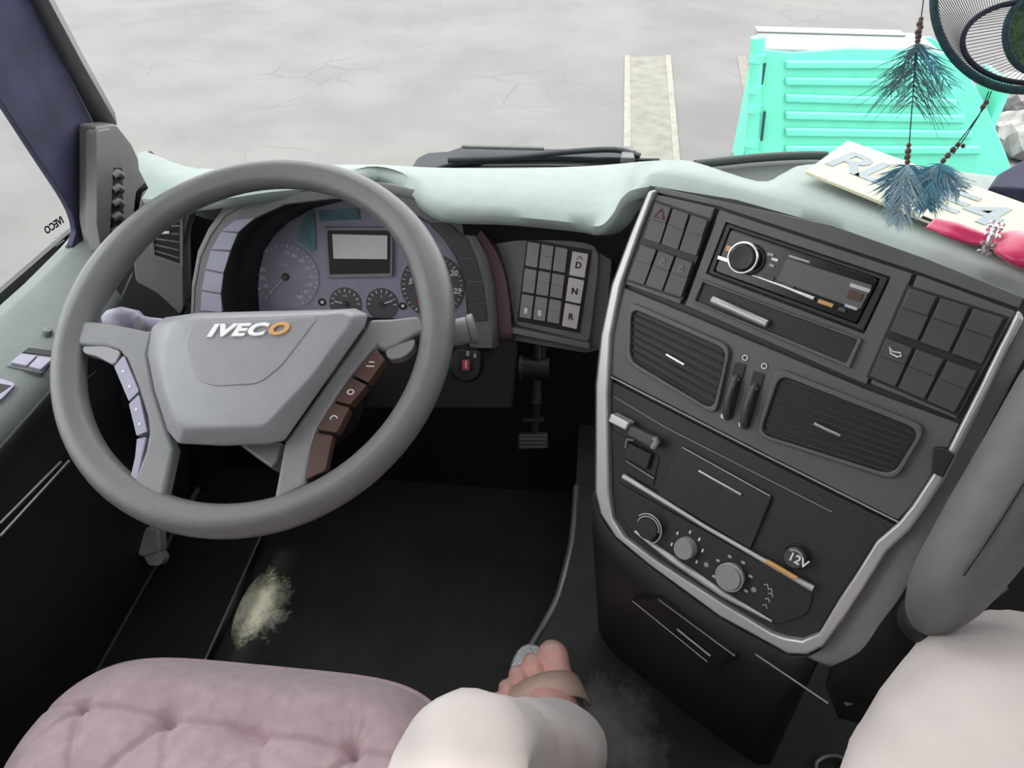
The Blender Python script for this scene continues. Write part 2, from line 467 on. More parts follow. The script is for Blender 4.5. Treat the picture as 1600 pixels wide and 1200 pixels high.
def patch(name, cx, cy, rx, ry, z, m):
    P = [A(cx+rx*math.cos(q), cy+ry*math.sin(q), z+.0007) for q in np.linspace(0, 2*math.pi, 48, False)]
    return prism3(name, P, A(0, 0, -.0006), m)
sunlit_dirt = patch('painted_sun_dirt', sx+.082, .795, .079, .13, 0, dust_sun_mat('painted_sun_stain', FB, (.95, .93, .74), .11, .135, .045, 26, .75))  # bright sand colour paints in the sun spot on the dirty floor
tag(sunlit_dirt, 'painted sunlight with pale yellowish sandy specks on the black floor left of the seat', 'sunlit_dirt', kind='stuff')
dc_ = onz(950, 1085, TZ)
dirt2 = patch('grey_dust', dc_[0]+.03, dc_[1]-.06, .16, .16, TZ, dust_sun_mat('dust_stain', FB, (.16, .16, .155), .15, .15, 0.04, 14, .9))
tag(dirt2, 'grey scuffed dust on the black floor beside the sandalled foot', 'dust', kind='stuff')

# ------------------------------------------------------------------ driver door
dr = setting('door_1', (LX, .4, 0), 'driver door with pale upper ledge and black lower panel')
prof_up = [(-.805, .712), (-.785, .710), (-.725, .682), (-.708, .668), (-.702, .652), (-.703, .640)]
prof_lo = [(-.705, .640), (-.716, .615), (-.722, .56), (-.724, .535), (-.735, .50), (-.745, .40), (-.77, .25), (-.815, .06), (-.84, .0)]
ys = [-.6, -.2, .1, .4, .6, .75, .85, .95, 1.02, 1.09]
def doorloft(name, prof, m):
    return loft(name, [[A(x-(.012 if y > .9 else 0)*((y-.9)/.1), y, z) for y in ys] for x, z in prof], m, dr, thick=.006)
doorloft('upper_ledge', prof_up, doorm)
doorloft('lower_panel', prof_lo, door_d)
ledge_line = tube('highlight_moulding', [A(-.7025, y, .6475) for y in ys[2:8]], .0045, doorm, dr, 8)
tube('groove_moulding', [onx(0, 701, -.715), onx(45, 665, -.715), onx(85, 630, -.715), onx(150, 580, -.715)], .0012, edge_metal, dr, 6)
for a, b in (((0, 818), (95, 722)), ((0, 838), (108, 720))):
    tube('pocket_moulding', [onx(a[0], a[1], -.7185), onx(b[0], b[1], -.7185)], .0022, edge_metal, dr, 6)
# ledge plane for the switches
LP = Plane(A(-.755, .60, .696), A(.92, 0, -.40), A(0, -1, 0))
LP.N = nrm(A(-.40, 0, -.92)); LP.out = -LP.N
hs = prism('switch_housing', LP, [(8, 571), (43, 541), (92, 546), (66, 583)], -.004, .005, doorm, dr, bev=.0015, r=.004)
prism('window_switch', LP, [(16, 566), (33, 552), (58, 555), (42, 571)], .004, .010, lilac, hs, bev=.0015)
prism('window_switch', LP, [(44, 572), (60, 556), (84, 559), (64, 577)], .004, .010, lilac, hs, bev=.0015)
prism('switch_well', LP, [(35, 550), (45, 543), (86, 548), (82, 556)], .003, .0065, black, hs)
c = LP.pt(74, 524, 0)
lathe('lock_knob', c, LP.out, [(.006, 0), (.0065, .008), (.005, .012), (.002, .013)], doorm, dr)
ph = prism('pull_cup', LP, [(-40, 592), (0, 590), (26, 599), (4, 622), (-40, 650)], -.003, .006, lilac, dr, bev=.002, r=.006)
prism('pull_hollow', LP, [(-40, 600), (0, 599), (18, 602), (0, 614), (-40, 635)], .005, .0068, black, ph, bev=.0005)
# window opening: frame with rubber seal and the pane
WP = Plane(A(LX, .6, .9), A(0, 1, 0), A(0, 0, -1))
WP.N = A(-1, 0, 0); WP.out = A(1, 0, 0)
wedge = [(-420, 885), (0, 493), (60, 437), (98, 402), (112, 385), (119, 362), (113, 335), (98, 305), (60, 248), (0, 155), (-80, 30)]
we = WP.pts(wedge, 0)
we = [A(LX, -.05, .705)]+we[1:]+[A(LX, .80, 1.70), A(LX, -.05, 1.70)]
wn = setting('window_2', (LX, .5, .7), 'driver side window pane')
prism3('pane', rnd([p+A(-.007, 0, 0) for p in we], .03), A(-.004, 0, 0), glass, wn)
inner = rnd(we, .03)
cen = np.mean(inner, 0)
def offset_loop(P, d):
    out = []; n = len(P)
    for i in range(n):
        t = nrm(P[(i+1) % n]-P[i-1]); nn = np.cross(t, A(1, 0, 0))
        if nn@(P[i]-cen) < 0: nn = -nn
        out.append(P[i]+nn*d)
    return out
frame3('window_seal', offset_loop(inner, .014), offset_loop(inner, -.003), A(-.006, 0, 0), seal, wn)
c = WP.pt(85, 352, -.0055); d1 = nrm(WP.pt(98, 344, -.0055)-WP.pt(72, 362, -.0055)); d2 = np.cross(d1, A(1, 0, 0))
d2 = d2 if d2[2] > 0 else -d2
text('pane_lettering', 'IVECO', c, -d1, d2, .016, black, wn, ext=.0002, shear=.15, bold=.0006)
for k, (x, y) in enumerate(((90, 368), (92, 374), (94, 380))):
    c2 = WP.pt(x, y, -.0055)
    tube('etched_line', [c2-d1*.011, c2+d1*.011], .0006, grey_print, wn, 5)
# wall above/behind window (shell)
wl = setting('wall_left', (LX, 0, 0), 'left cab side behind and above the driver window')
slab('rear_panel', LX-.04, LX-.004, -1.0, -.05, -.06, 1.95, rear_m, wl)
slab('top_rail', LX-.04, LX-.004, -.05, 1.0, 1.70, 1.95, rear_m, wl)
slab('sill_skin', LX-.055, LX-.045, -.05, 1.20, -.06, .70, dark, wl)
slab('kick_panel', LX-.045, LX+.0, 1.06, 1.18, -.0, .72, black, wl)
# A pillar between window and windscreen
ap = setting('trim_1', (LX, 1.08, .7), 'dark navy windscreen pillar with grey inner strip')
pp = WP.pts([(20, -60), (48, 0), (100, 100), (149, 197), (150, 350), (140, 405), (112, 385), (119, 362), (113, 335), (98, 305), (60, 248), (0, 155), (-80, 30)], .006)
pp = [A(LX+.006, 1.02, 1.70), A(LX+.006, 1.06, 1.70)]+pp+[A(LX+.006, .80, 1.70)]
prism3('pillar_cover', pp, A(-.009, 0, 0), navy, ap, bev=.002)
GS = [(20, -60), (48, 0), (100, 100), (149, 197)]; GO = [(48, -60), (75, 0), (128, 100), (181, 195)]
gi = WP.pts(GS, .006); go = [WP.pt(x, y, .03) for x, y in GO]
gi = [A(LX+.006, 1.06, 1.70)]+gi; go = [A(LX+.03, 1.085, 1.70)]+go
gm = [lerp(a, b, .5)+A(.004, 0, 0) for a, b in zip(gi, go)]
loft('pillar_strip', [gi, gm, go, [p+A(-.03, .05, 0) for p in go]], pillar_g, ap, thick=.004)
grip = [(150, 198), (182, 194), (207, 226), (232, 284), (214, 300), (206, 372), (190, 395), (160, 402), (150, 350)]
prism3('grip_cover', rnd([onx(x, y, LX+.045) for x, y in grip], .006), A(-.035, .01, 0), pillar_g, ap, bev=.004)
prism3('grip_pad', rnd([onx(x, y, LX+.052) for x, y in [(152, 204), (176, 200), (178, 262), (172, 390), (160, 398), (152, 350)]], .008), A(-.02, 0, 0), pillar_g, ap, bev=.006, seg=3)
prism3('rib_slot', [onx(x, y, LX+.0475) for x, y in [(175, 262), (191, 262), (194, 372), (174, 376)]], A(-.01, 0, 0), seal, ap)
for k in range(5):
    y = 272+k*22
    tube('rib', [onx(176, y+4, LX+.05), onx(184, y-2, LX+.054), onx(190, y+3, LX+.05)], .006, pillar_g, ap, 8)

# ------------------------------------------------------------------ windscreen
def wpt(x, z):   # windscreen surface: curved in plan, leaning back
    u = (x-.30)/1.13
    return A(x, 1.235-.10*u*u-.18*(z-.80), z)
w1 = setting('window_1', (.3, 1.2, .78), 'large curved windscreen pane')
xs = np.linspace(-.80, 1.42, 23)
loft('pane', [[wpt(x, z) for x in xs] for z in (.72, 1.1, 1.5, 1.95)], glass, w1)
loft('lower_band', [[wpt(x, z)+A(0, -.004, 0) for x in xs] for z in (.715, .735)], seal, w1, thick=.003)

# ================================================================== dashboard
db = thing('dashboard', (.1, 1.0, .62), 'pale grey truck dashboard with padded top in front of the windscreen', 'dashboard')
top = [((215, 240), .835, (222, 300), .83), ((300, 268), .835, (300, 306), .84), ((420, 262), .835, (420, 290), .845),
       ((520, 262), .835, (520, 280), .845), ((588, 262), .838, (592, 266), .84), ((640, 265), .838, (640, 290), .84),
       ((690, 267), .838, (690, 322), .84), ((800, 268), .838, (800, 328), .84), ((900, 265), .838, (905, 338), .84),
       ((950, 262), .84, (940, 343), .845), ((985, 259), .855, (962, 325), .872), ((1010, 257), .885, (978, 298), .905),
       ((1040, 256), .915, (1000, 283), .928), ((1085, 258), .93, (1040, 281), .935), ((1190, 290), .93, (1150, 305), .935),
       ((1230, 277), .93, (1230, 325), .935), ((1268, 263), .93, (1310, 347), .935), ((1400, 262), .93, (1450, 398), .935), ((1600, 286), .93, (1600, 452), .935),
       ((1900, 330), .93, (1800, 530), .935), ((2300, 395), .93, (2050, 640), .935)]
NE = [onz(*n, z) for f, fz, n, z in top]
FE = [onz(*f, fz) for f, fz, n, z in top]
k_ = [i for i, p in enumerate(NE) if p[0] < .62 and FE[i][0] < .74][-1]
NE = NE[:k_+1]+[A(.80, .52, .93), A(1.10, .56, .91), A(1.41, .62, .90)]
FE = FE[:k_+1]+[A(.80, 1.13, .92), A(1.10, 1.10, .90), A(1.41, 1.07, .89)]

rows = [spline(FE, 4)]
ne = spline(NE, 4)
fe = rows[0]
FEX = [p+A(0, .02, -.004) for p in fe]
r1 = [lerp(a, b, .5)+A(0, 0, .004) for a, b in zip(fe, ne)]
back = A(-.20, -.40, 0)
def fwd(i):   # horizontal direction towards the cab at the near edge
    t = ne[min(i+1, len(ne)-1)]-ne[max(i-1, 0)]; v = A(t[1], -t[0], 0)
    if np.linalg.norm(v) < 1e-6: v = A(0, -1, 0)
    return nrm(v)
r2 = [p-fwd(i)*.012+A(0, 0, .001) for i, p in enumerate(ne)]
r3 = [p+fwd(i)*.004+A(0, 0, -.008) for i, p in enumerate(ne)]
r4 = [p+fwd(i)*.002+A(0, 0, -.022) for i, p in enumerate(ne)]
r5 = [p-fwd(i)*.02+A(0, 0, -.030) for i, p in enumerate(ne)]
loft('padded_top', [FEX, fe, r1, r2, r3, r4, r5], dash_grey, db, sharp=1.2)
# dark skirt under the pad going down to the bulkhead
s1 = [p-fwd(i)*.03+A(0, 0, -.05) for i, p in enumerate(ne)]
s2 = [A(p[0], max(p[1], .93)+.05, .66) for p in ne]
loft('fascia_skirt', [c_[25:] for c_ in (r5, s1, s2)], black, db)
# lowered tray on the passenger side with a dark lip at the windscreen
tp = [onz(1060, 262, .885), onz(1085, 254, .885), onz(1180, 244, .885), onz(1290, 240, .885), onz(1300, 300, .885), onz(1180, 310, .885), onz(1090, 285, .885)]
prism3('dash_tray', tp, A(0, 0, -.03), tray_m, db, bev=.003)
tl = [onz(1086, 257, .895), onz(1180, 247, .895), onz(1250, 243, .895), onz(1292, 243, .895)]
tube('tray_lip', spline(tl, 4), .006, tray_m, db, 8)
rd = [(1545, 292), (1560, 270), (1600, 248), (1700, 225), (1800, 260), (1700, 300)]
prism3('corner_cover', [onz(x, y, .95) for x, y in rd], A(0, 0, -.05), navy, db, bev=.004)
# strip behind the far edge to the windscreen
bk = [[p+A(0, .018, -.004) for p in fe], [p+A(0, .035, -.10) for p in fe]]
loft('defroster_ledge', bk, dash_grey, db)

# ---- gauge binnacle
CL = Plane(ony(560, 400, 1.0), A(1, .05, 0), A(0, -.36, -.93))
RH = .095
ro_px = [(300, 540), (303, 495), (305, 450), (314, 402), (330, 368), (352, 338), (385, 318), (440, 302), (520, 295), (600, 300), (660, 314), (705, 332), (735, 360), (752, 400), (764, 450), (769, 510), (770, 545)]
ri_px = [(348, 540), (347, 495), (346, 459), (350, 427), (361, 392), (374, 363), (400, 341), (445, 320), (520, 311), (585, 315), (635, 328), (672, 349), (694, 373), (715, 404), (728, 440), (732, 505), (733, 545)]
RO = CL.pts(ro_px, RH); RI = CL.pts(ri_px, RH)
bz = frame3('binnacle_bezel', RO, RI, CL.N*.012, fascia, db, bev=.002, closed=False)
hood = [RO, [p+CL.out*.0+(p-np.mean(RO, 0))*.03+A(0, .01, .004) for p in RO]]
hood.append([p+CL.N*.10+(p-np.mean(RO, 0))*.05 for p in RO])
hood.append([p+CL.N*.20+(p-np.mean(RO, 0))*.02 for p in RO])
loft('binnacle_hood', hood, fascia, db, thick=.003)
IC = thing('instrument_cluster', tuple(np.mean(CL.pts([(560, 500)]), 0)), 'instrument cluster with dials and grey display behind the steering wheel', 'instrument cluster')
fo_px = [(409, 545), (406, 500), (403, 460), (405, 425), (413, 392), (428, 368), (450, 347), (490, 325), (535, 314), (585, 316), (635, 329), (672, 350), (694, 374), (714, 405), (727, 441), (731, 505), (732, 545)]
fp = CL.pts(fo_px, 0)
loft('recess_wall', [RI, fp], black, IC, thick=.001)
prism3('face_plate', fp, CL.N*.006, gface, IC)
# left and right columns of warning light tiles, set in the bezel
LO = [(313, 486), (315, 454), (321, 421), (330, 390), (346, 361), (368, 343)]
LI = [(347, 489), (345, 459), (349, 427), (360, 392), (372, 363), (398, 340)]
RIn = [(670, 347), (692, 372), (714, 404), (727, 440), (731, 476), (732, 503)]
ROu = [(700, 349), (729, 373), (743, 404), (753, 441), (759, 474), (761, 503)]
for side, (aa, bb, mm) in enumerate(((LO, LI, lilac), (RIn, ROu, button_m))):
    for k in range(5):
        q = [lerp(A(*aa[k]), A(*aa[k+1]), .03), lerp(A(*bb[k]), A(*bb[k+1]), .03), lerp(A(*bb[k]), A(*bb[k+1]), .95), lerp(A(*aa[k]), A(*aa[k+1]), .95)]
        prism('warning_tile', CL, [tuple(p) for p in q], RH-.004, RH+.0025, mm, IC, bev=.0006, r=.002)
def cpt(x, y, h=.0012): return CL.pt(x, y, h)
def dial(cx, cy, rp, name='gauge', m=gface2, h=.0015):
    c = CL.pt(cx, cy, 0); r = np.linalg.norm(CL.pt(cx+rp, cy, 0)-c)
    return c, r, lathe(name, c, CL.out, [(r, 0), (r, h), (r*.96, h), (r*.96, h-.0006)], m, IC, 36)
R2, U2 = CL.row, -CL.col
def pol(c, r, deg, h=.0022):
    q = math.radians(deg); return c+R2*r*math.cos(q)+U2*r*math.sin(q)+CL.out*h
def tick(c, r0, r1, deg, w, m, parent, name='tick', h=.0019):
    a = pol(c, r0, deg, h); b = pol(c, r1, deg, h); t = nrm(b-a); s = np.cross(t, CL.out)*w
    return boxdata((a+b)/2, (b-a)/2, s, CL.out*.0003)
# speedometer
c, r, sp_ = dial(447, 432, 52, 'speedometer', gface)
ticks = [tick(c, r*.86, r*.95, 225-k*(285/28), .0005 if k % 2 else .0009, white, None) for k in range(29)]
merged('tick_ring', ticks, white, sp_, smooth=False)
for k in range(15):
    if k in (4, 5, 6): continue
    text('numeral', str(k*10), pol(c, r*.70, 225-k*20.3), R2, U2, .0088, white, sp_, ext=.0002, bold=.0002)
a = pol(c, 0, 0, .004); b = pol(c, r*.80, 226, .004)
tube('needle', [a, b], [.0014, .0006], white, sp_, 6)
lathe('needle_hub', pol(c, 0, 0, .002), CL.out, [(.006, 0), (.006, .003), (.004, .0045)], button_m, sp_)
text('unit_print', 'km/h', pol(c, r*.35, 90), R2, U2, .006, white, sp_, ext=.0002)
# rev counter, mostly behind the rim
c, r, rv = dial(676, 447, 50, 'rev_counter', gface2)
merged('tick_ring', [tick(c, r*.86, r*.95, 235-k*(290/30), .0005 if k % 5 else .0010, white, None) for k in range(31)], white, rv, smooth=False)
for s, (x, y), mm in (('0', (651, 472), redm), ('5', (641, 440), white), ('10', (650, 412), white), ('15', (682, 402), white), ('20', (709, 427), white), ('25', (714, 455), white), ('30', (704, 480), white)):
    text('numeral', s, CL.pt(x, y, .003), R2, U2, .0125, mm, rv, ext=.0002, shear=.2, bold=.0004)
tube('needle', [pol(c, 0, 0, .004), pol(c, r*.72, 226, .004)], [.0016, .0007], redm, rv, 6)
lathe('needle_hub', pol(c, 0, 0, .002), CL.out, [(.007, 0), (.007, .003), (.005, .0045)], button_m, rv)
# two small dials
for cx, cy, nm in ((540, 474, 'fuel_gauge'), (597, 475, 'pressure_gauge')):
    c, r, sg = dial(cx, cy, 25, nm)
    merged('tick_ring', [tick(c, r*.72, r*.92, 180-k*22.5, .0007, white, None) for k in range(9)], white, sg, smooth=False)
    tube('needle', [pol(c, 0, 0, .003), pol(c, r*.7, 168 if cx < 560 else 20, .003)], .0010, white, sg, 6)
    lathe('needle_hub', pol(c, 0, 0, .002), CL.out, [(.0045, 0), (.0045, .002)], button_m, sg)
    text('symbol', '1/2' if cx < 560 else '5', pol(c, r*.5, 90), R2, U2, .006, white, sg, ext=.0002)
for x, y in ((503, 472), (629, 478)):
    lathe('telltale', CL.pt(x, y, .001), CL.out, [(.006, 0), (.006, .0015)], black, IC)
    lathe('telltale_symbol', CL.pt(x+.5, y, .0025), CL.out, [(.0028, 0), (.0028, .0008)], white, IC, 12)
# display
dq = [(506, 355), (614, 355), (613, 433), (511, 435)]
iq = [(519, 366), (605, 368), (605, 405), (521, 404)]
ds = prism('display_surround', CL, dq, 0, .006, button_g, IC, bev=.0012, r=.003)
prism('display_well', CL, [(511, 360), (610, 360), (609, 427), (515, 429)], .005, .0066, dark, ds)
prism('display_screen', CL, iq, .006, .0078, lcd, ds, r=.001)
prism('index_window', CL, [(480, 330), (491, 327), (494, 390), (486, 392), (462, 375)], 0, .002, feather_g, IC)
prism('index_window', CL, [(497, 330), (560, 325), (562, 343), (500, 346)], 0, .002, feather_g, IC)
lo = [p+CL.N*.045 for p in RI]
# binnacle side panels: left vent pod face and right shell
VP = Plane(ony(255, 390, .93), A(.94, .34, 0), A(0, -.30, -.95))
pod = [(232, 296), (292, 318), (300, 322), (285, 380), (287, 480), (282, 492), (246, 458), (212, 440), (208, 395), (214, 340), (222, 300)]
prism('vent_pod', VP, pod, -.08, 0, fascia, db, bev=.004, r=.006)
prism('pod_hollow', VP, [(205, 425), (240, 450), (280, 478), (284, 500), (200, 505), (185, 470)], -.06, -.004, black, db, bev=.004)
prism('lower_left_knee_panel', VP, [(160, 395), (212, 400), (222, 445), (300, 500), (300, 640), (150, 640)], -.10, -.03, black, db, bev=.004)
av = thing('air_vent', tuple(VP.pt(255, 410)), 'small black side air vent between the door pillar and the gauges', 'air vent', 'dashboard air vents')
vq = [(237, 336), (281, 330), (281, 412), (242, 398)]
frame('vent_frame', VP, [(230, 330), (286, 322), (286, 420), (238, 405)], vq, 0, .004, fascia, av, bev=.001)
prism('vent_well', VP, vq, -.005, .0006, black, av)
for k in range(6):
    v = .12+k*.155
    a = quad(VP, vq, .0025, .03, v); b = quad(VP, vq, .0025, .97, v)
    V, F = boxdata((a+b)/2, (b-a)/2, VP.col*.0007+VP.out*.0016, VP.out*.0005-VP.col*.0004)
    mesh('slat', V, F, button_g, av)
tb = quad(VP, vq, .004, .45, .42)
tube('slat_tab', [tb-VP.row*.008, tb+VP.row*.006], .002, white, av, 8)
# right shell between bezel and switch panel
sh = [[(716, 334), (760, 395), (775, 450), (782, 530)], [(735, 338), (775, 395), (792, 450), (800, 530)], [(768, 352), (786, 400), (800, 455), (808, 530)]]
burg = mat('burgundy_edge', (.085, .05, .055), .4, noise=.05)
loft('binnacle_cheek', [spline(CL.pts(sh[0], RH-.004), 5), spline(CL.pts(sh[1], RH+.006), 5), spline(CL.pts(sh[2], RH-.02), 5)], burg, db, thick=.004)
prism('lower_dash_panel', CL, [(300, 500), (770, 520), (812, 520), (800, 640), (300, 640)], -.02, RH-.03, black, db, bev=.005)

# ---- switch panel between wheel and console
MD = Plane(ony(870, 440, .915), A(math.cos(.17), -math.sin(.17), 0), A(-.05, -.36, -.93))
md_out = [(758, 349), (800, 350), (880, 360), (960, 372), (955, 420), (944, 545), (915, 552), (800, 532), (800, 470), (780, 400)]
prism('switch_fascia', MD, md_out, -.10, -.004, console_m, db, bev=.004, r=.006)
prism('switch_inlay', MD, [(768, 358), (800, 360), (895, 370), (925, 378), (936, 398), (934, 430), (921, 535), (804, 508), (795, 450)], -.004, .001, fascia, db, bev=.0015, r=.008)
prism('switch_lip', MD, [(798, 511), (921, 537), (922, 547), (798, 521)], -.004, .010, fascia, db, bev=.002)
SB = thing('switch_bank', tuple(MD.pt(865, 510)), 'three by three bank of grey rocker switches with white gear buttons beside it', 'switch panel')
prism('switch_well', MD, [(823, 373), (925, 391), (906, 521), (808, 502)], -.002, .0022, black, SB, bev=.0006)
gq = [(824, 376), (889, 388), (875, 509), (810, 498)]
for rr in range(3):
    for cc in range(3):
        u0, u1, v0, v1 = cc/3+.015, (cc+1)/3-.03, rr/3+.012, (rr+1)/3-.022
        b = sub('rocker_switch', MD, gq, u0, u1, v0, v1, .001, .006, button_g, SB)
        if not (rr == 0 and cc != 1):
            sub('rocker_ridge', MD, gq, u0+.01, u1-.01, lerp(v0, v1, .45), lerp(v0, v1, .50), .005, .0078, button_g, b, bev=.0004, r=0)
        if rr == 2 and cc < 2:
            sub('switch_symbol', MD, gq, lerp(u0, u1, .35), lerp(u0, u1, .6), lerp(v0, v1, .55), lerp(v0, v1, .8), .005, .0064, white, b, bev=0, r=.001)
wq = [(893, 391), (921, 396), (902, 517), (876, 511)]
for rr, s in enumerate(('D', 'N', 'R')):
    b = sub('gear_button', MD, wq, .06, .94, rr/3+.012, (rr+1)/3-.02, .001, .0065, button_w, SB, r=.001)
    b['label'] = 'white gear button'
    c = quad(MD, wq, .0068, .5, (rr+.52)/3)
    text('gear_letter', s, c, MD.row, -MD.col, .0125, black, b, ext=.0003, bold=.0004)
    if rr == 0:
        c = quad(MD, wq, .0068, .5, .07)
        tube('gear_arrow', [c-MD.row*.004+MD.col*.003, c-MD.col*.002, c+MD.row*.004+MD.col*.003], .0007, black, b, 5)

# ================================================================== centre console
row = A(.807, -.589, .045); colv = A(-.247, -.382, -.891)
CN = Plane(CAM+ray(1250, 430)*.726, row, colv)
CO = [(1600, 497), (1575, 545), (1550, 600), (1522, 655), (1495, 707), (1472, 754), (1445, 795), (1420, 830), (1385, 862), (1345, 925), (1316, 969), (1286, 1011), (1260, 1024), (1230, 1022), (1200, 1005), (1125, 964), (1012, 881), (960, 838), (937, 802), (929, 769), (930, 600), (938, 525), (955, 445), (985, 365), (1012, 298)]
CI = [(1590, 483), (1560, 542), (1532, 600), (1506, 652), (1481, 702), (1455, 744), (1425, 790), (1404, 816), (1369, 846), (1335, 900), (1312, 934), (1279, 990), (1252, 1001), (1225, 997), (1205, 990), (1125, 941), (1030, 880), (975, 840), (956, 810), (951, 769), (949, 620), (954, 525), (970, 445), (998, 365), (1024, 296)]
base = CN.pt(1150, 1000); base[2] = TZ
CC = thing('centre_console', tuple(base), 'dark centre console framed by a silver U shaped trim, turned towards the driver', 'console')
prism('console_body', CN, CO+[(1015, 290), (1150, 312), (1300, 354), (1450, 408), (1610, 470)], -.16, 0, dark, CC)
frame('silver_trim', CN, CO, CI, -.002, .012, silver, CC, bev=.003, closed=False)
prism('trim_clip', CN, [(1458, 700), (1474, 700), (1492, 711), (1473, 747), (1455, 738)], 0, .016, black, CC, bev=.001)
prism('top_strip', CN, [(1024, 292), (1300, 352), (1450, 405), (1600, 465), (1592, 482), (1430, 424), (1120, 322), (1020, 300)], 0, .004, console_m, CC, bev=.001)
prism('switch_surround', CN, [(1021, 303), (1117, 325), (1062, 476), (976, 444), (1000, 370)], 0, .006, console_m, CC, bev=.0015)
frame('radio_surround', CN, [(1124, 328), (1426, 428), (1353, 602), (1070, 478)], [(1134, 347), (1391, 433), (1350, 521), (1103, 427)], 0, .007, console_m, CC, bev=.0015)
prism('switch_surround', CN, [(1433, 429), (1588, 487), (1494, 655), (1359, 600)], 0, .006, console_m, CC, bev=.0015)
prism('vent_panel', CN, [(975, 449), (1050, 480), (1355, 609), (1500, 662), (1481, 702), (1455, 744), (1425, 790), (1403, 814), (1200, 712), (950, 584), (953, 525), (964, 480)], 0, .006, console_m, CC, bev=.002)
prism('lower_panel', CN, [(950, 592), (1200, 720), (1400, 820), (1369, 846), (1335, 900), (1312, 934), (1279, 990), (1252, 1001), (1225, 997), (1125, 941), (1030, 880), (975, 840), (956, 810), (951, 769)], 0, .004, dark, CC, bev=.002)
# right hand bolster curving away to the passenger side
b0 = [(1612, 470), (1600, 497), (1550, 600), (1495, 707), (1445, 795), (1385, 862), (1345, 925), (1316, 969), (1286, 1011), (1262, 1026)]
b1 = [(1640, 480), (1622, 512), (1570, 612), (1515, 718), (1480, 788), (1446, 852), (1408, 925), (1374, 972), (1342, 1016), (1296, 1040)]
b2 = [(1690, 500), (1675, 545), (1640, 625), (1580, 735), (1520, 840), (1475, 915), (1430, 985), (1390, 1040), (1345, 1075), (1290, 1070)]
b3 = [(1760, 560), (1750, 610), (1720, 690), (1665, 800), (1600, 890), (1535, 955), (1475, 1010), (1425, 1060), (1365, 1100), (1300, 1095)]
b4 = [(1860, 640), (1850, 700), (1820, 790), (1760, 880), (1690, 960), (1600, 1010), (1515, 1055), (1445, 1095), (1375, 1130), (1310, 1120)]
loft('side_bolster', [spline(CN.pts(b, h), 4) for b, h in ((b0, -.001), (b1, -.006), (b1, -.016))], bolster, CC, thick=.003)
loft('side_flank', [spline(CN.pts(b, h), 4) for b, h in ((b1, -.014), (b2, -.05), (b3, -.10), (b4, -.20))], dark, CC, thick=.004)
tube('flank_moulding', spline([CN.pt(*p) for p in ((1322, 1098, -.094), (1350, 1088, -.092), (1385, 1062, -.086), (1440, 1018, -.078), (1500, 972, -.078), (1570, 915, -.082))], 4), .004, bolster, CC, 8)
# lower base under the trim down to the tunnel
bp_ = [(929, 769), (937, 802), (960, 838), (1012, 881), (1125, 964), (1200, 1005), (1230, 1022), (1260, 1024), (1286, 1011)]
ba = CN.pts(bp_, -.03)
bsv = spline(ba, 3)
outh = nrm(A(CN.out[0], CN.out[1], 0))
bw = [A(p[0], p[1], p[2]-.09)-outh*.01 for p in bsv]
bf = [A(p[0], p[1], TZ)-outh*.06 for p in bsv]
loft('console_base', [bsv, bw, bf], dark, CC, thick=.006)
# base drawer front
BP = Plane(bw[len(bw)//2]+outh*.004, nrm(A(CN.row[0], CN.row[1], 0)), A(0, 0, -1)+(-outh)*.12)
LD = thing('base_drawer', tuple(BP.pt(1080, 1010)), 'black low drawer with thin silver handle under the silver trim', 'drawer')
prism('drawer_front', BP, [(1028, 936), (1150, 1026), (1108, 1050), (985, 938)], -.03, .004, black, LD, bev=.002)
for aa, bb in (((988, 939), (1105, 1034)), ((1029, 937), (1148, 1025))):
    tube('edge_line', [BP.pt(*aa, .005), BP.pt(*bb, .005)], .0008, edge_metal, LD, 6)
tube('handle', [BP.pt(1058, 983, .008), BP.pt(1110, 1025, .008)], .0013, silver, LD, 8)
tube('base_groove', [BP.pt(1180, 1022, .004), BP.pt(1294, 1099, .004)], .0012, edge_metal, CC, 6)

# ---- rocker switch banks on the console
def bank(name, label, rowsq, icons):
    T = thing(name, tuple(CN.pt(*rowsq[1][3])), label, 'switch panel', 'rocker switch banks on the console')
    a = rowsq[0]; b = rowsq[1]
    prism('switch_well', CN, [(a[0][0]-3, a[0][1]-4), (a[1][0]+4, a[1][1]-2), (b[2][0]+2, b[2][1]+3), (b[3][0]-4, b[3][1]+1)], .003, .0072, black, T, bev=.0006)
    for rr, q in enumerate(rowsq):
        for cc in range(3):
            u0, u1 = cc/3+.012, (cc+1)/3-.02
            s = sub('rocker_switch', CN, q, u0, u1, .02, .98, .006, .0115, button_m, T)
            sub('rocker_upper', CN, q, u0+.008, u1-.008, .04, .44, .011, .0135, button_m, s, bev=.0008)
            if (rr, cc) in icons:
                k = icons[(rr, cc)]; c = quad(CN, q, .0142, (u0+u1)/2, .26)
                X, Y = CN.row, -CN.col
                if k == 'tri':
                    P = [c+Y*.006, c-X*.006-Y*.004, c+X*.006-Y*.004]
                    tube('symbol', P, .0009, redm, s, 6, closed=True)
                elif k == 'lamp':
                    tube('symbol', [c-X*.003-Y*.003, c+X*.003-Y*.003, c+X*.001+Y*.001, c+Y*.004, c-X*.001+Y*.001], .0006, grey_print, s, 5, closed=True)
                else:
                    tube('symbol', [c-X*.006+Y*.003, c-X*.002, c+X*.004+Y*.0015, c+X*.006-Y*.001, c+X*.003-Y*.003, c-X*.003-Y*.002], .0007, white, s, 5, closed=True)
    return T
bank('switch_bank', 'bank of six dark rocker switches left of the radio, one with a red triangle', [[(1023, 315), (1108, 344), (1089, 402), (1004, 373)], [(1001, 380), (1085, 410), (1065, 466), (979, 437)]], {(0, 0): 'tri', (1, 1): 'lamp', (1, 2): 'lamp'})
